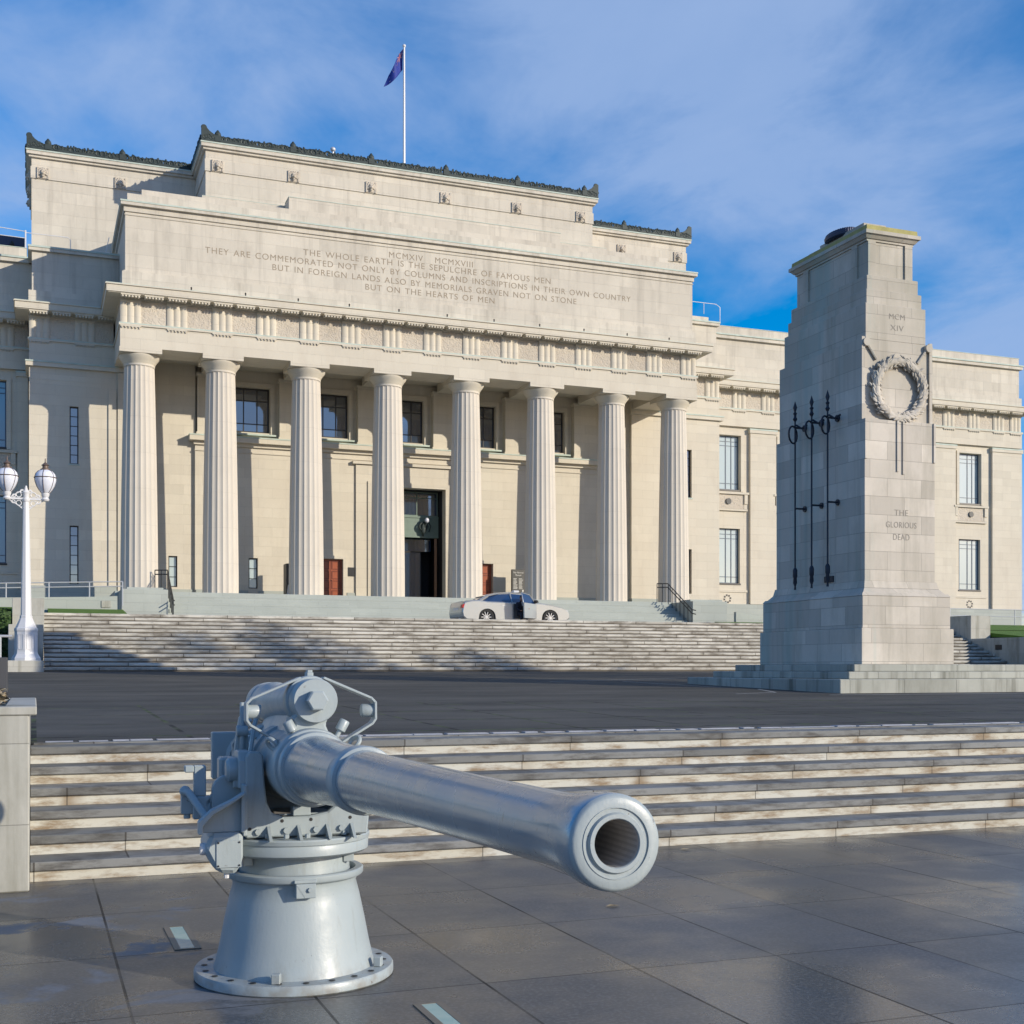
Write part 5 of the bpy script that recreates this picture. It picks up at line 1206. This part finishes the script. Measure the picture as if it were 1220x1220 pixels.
# left side gear: gearbox, training bracket, arms
a=MB()
gb=[(-.50,.80),(-.345,.80),(-.345,.68),(-.36,.62),(-.39,.60),(-.46,.605),(-.49,.64),(-.53,.72)]
a.prism(gb,-.40,-.10); gbx=G('gearbox',a,bevel=.02)
a=MB(); a.box(-.475,-.355,-.407,-.4005,.633,.765); G('cover_plate',a,M['gun'],gbx,bevel=.002)
a=MB(); 
for x_,z_ in ((-.465,.643),(-.365,.643),(-.465,.755),(-.365,.755)): a.lathe([(.005,-.411),(.005,-.407)],(x_,0,z_),'y',6)
G('cover_screw',a,M['frame'],gbx)
a=MB(); a.lathe([(.0,-.545),(.028,-.545),(.03,-.535),(.03,-.50)],(0,-.34,.72),'x',16,caps=False); a.tube([(-.42,-.35,.60),(-.42,-.35,.575)],.012,6); G('oil_cap',a,M['white_paint'],gbx)
a=MB(); a.prism([(-.55,.80),(-.345,.80),(-.335,.975),(-.345,.985),(-.40,.95),(-.50,.90),(-.555,.845)],-.36,-.345); a.prism([(-.56,.80),(-.56,.86),(-.50,.915),(-.40,.962),(-.34,1.0),(-.34,.985),(-.40,.945),(-.49,.895),(-.54,.84),(-.54,.80)],-.43,-.36); a.box(-.355,-.335,-.40,-.33,.80,.98); G('bracket_trough',a,bevel=.003)
hd=[(-.47,.82),(-.47,.98)]+[(-.39+.085*math.cos(t)*.95,.985+.075*math.sin(t)) for t in [PI-PI*k/10 for k in range(11)]]+[(-.31,.82)]
a=MB(); a.prism(hd,-.15,-.10); G('elevating_quadrant',a,bevel=.006)
a=MB(); a.box(-.345,-.325,-.39,-.30,.78,1.03); a.box(-.37,-.34,-.16,-.2,1.0,1.04); G('guide_post',a,bevel=.004)
a=MB(); a.box(-.42,-.33,-.02,.10,1.02,1.14); G('side_box',a,bevel=.012)
a=MB(); a.box(-.555,-.495,-.12,-.06,.955,1.11); a.box(-.60,-.555,-.12,-.06,1.075,1.11); a.prism([(-.50,.93),(-.44,1.0),(-.40,1.02),(-.40,.985),(-.45,.94),(-.50,.895)],-.13,-.09); a.box(-.56,-.47,-.13,-.05,.84,.955); G('handle_post',a,bevel=.005)
a=MB(); a.tube([(-.61,-.14,.985),(-.585,-.17,.98),(-.50,-.30,.85)],.020,10); a.ell((-.60,-.14,.985),.028,.028,.028,10,8); a.box(-.615,-.555,-.10,-.04,.865,.975); a.lathe([(.018,.84),(.018,.866)],(-.585,-.07,0),seg=8); G('training_handle',a,bevel=.003)
a=MB(); a.prism([(-.33,1.13),(-.255,1.13),(-.255,1.30),(-.27,1.36),(-.30,1.34),(-.315,1.25)],.12,.18); a.lathe([(.03,-.32),(.03,-.26)],(0,.1,1.27),'x',12); a.tube([(-.29,.1,1.10),(-.29,.1,1.42)],.014,6); G('sight_arm',a,bevel=.004)
a=MB(); a.tube([(-.27,-.05,1.15),(-.24,.0,1.30),(-.2,.1,1.40)],.012,6); a.tube([(-.3,.3,1.0),(-.32,.2,1.2),(-.25,.1,1.33)],.015,6); G('linkage_rod',a)

GR=GRK
# inset ground lights
def glight(x0,x1,y0_,y1_,label):
    t=thing('ground_light',((x0+x1)/2,(y0_+y1_)/2,0),label,'ground light','glass ground lights set in the paving round the gun')
    a=MB(); a.box(x0,x0+.035,y0_,y1_,-.02,.006); a.box(x1-.035,x1,y0_,y1_,-.02,.006); a.box(x0+.035,x1-.035,y0_,y0_+.02,-.02,.006); a.box(x0+.035,x1-.035,y1_-.02,y1_,-.02,.006); a.build('frame',M['lens_frame'],t)
    a=MB(); a.box(x0+.035,x1-.035,y0_+.02,y1_-.02,-.02,.0045); a.build('lens',M['lens'],t)
glight(.745,.895,7.305,7.97,'glass ground light in the paving left of the gun pedestal')
glight(1.68,1.825,5.05,5.72,'glass ground light in the paving at the bottom edge, right of the gun pedestal')

# small litter on plaza
for nm,(x_,y_),lab in (('leaf',(5.35,9.75),'orange dry leaf on the paving near the bottom step'),('leaf',(3.62,7.6),'small pale leaf on the paving right of the muzzle')):
    a=MB(); a.add([(x_-.05,y_,.006),(x_,y_-.03,.012),(x_+.06,y_,.008),(x_,y_+.03,.014)],[(0,1,2,3)]); tag(a.build(nm,M['litter'],loc=(x_,y_,0)),lab,'leaf')

sc.render.engine='CYCLES'
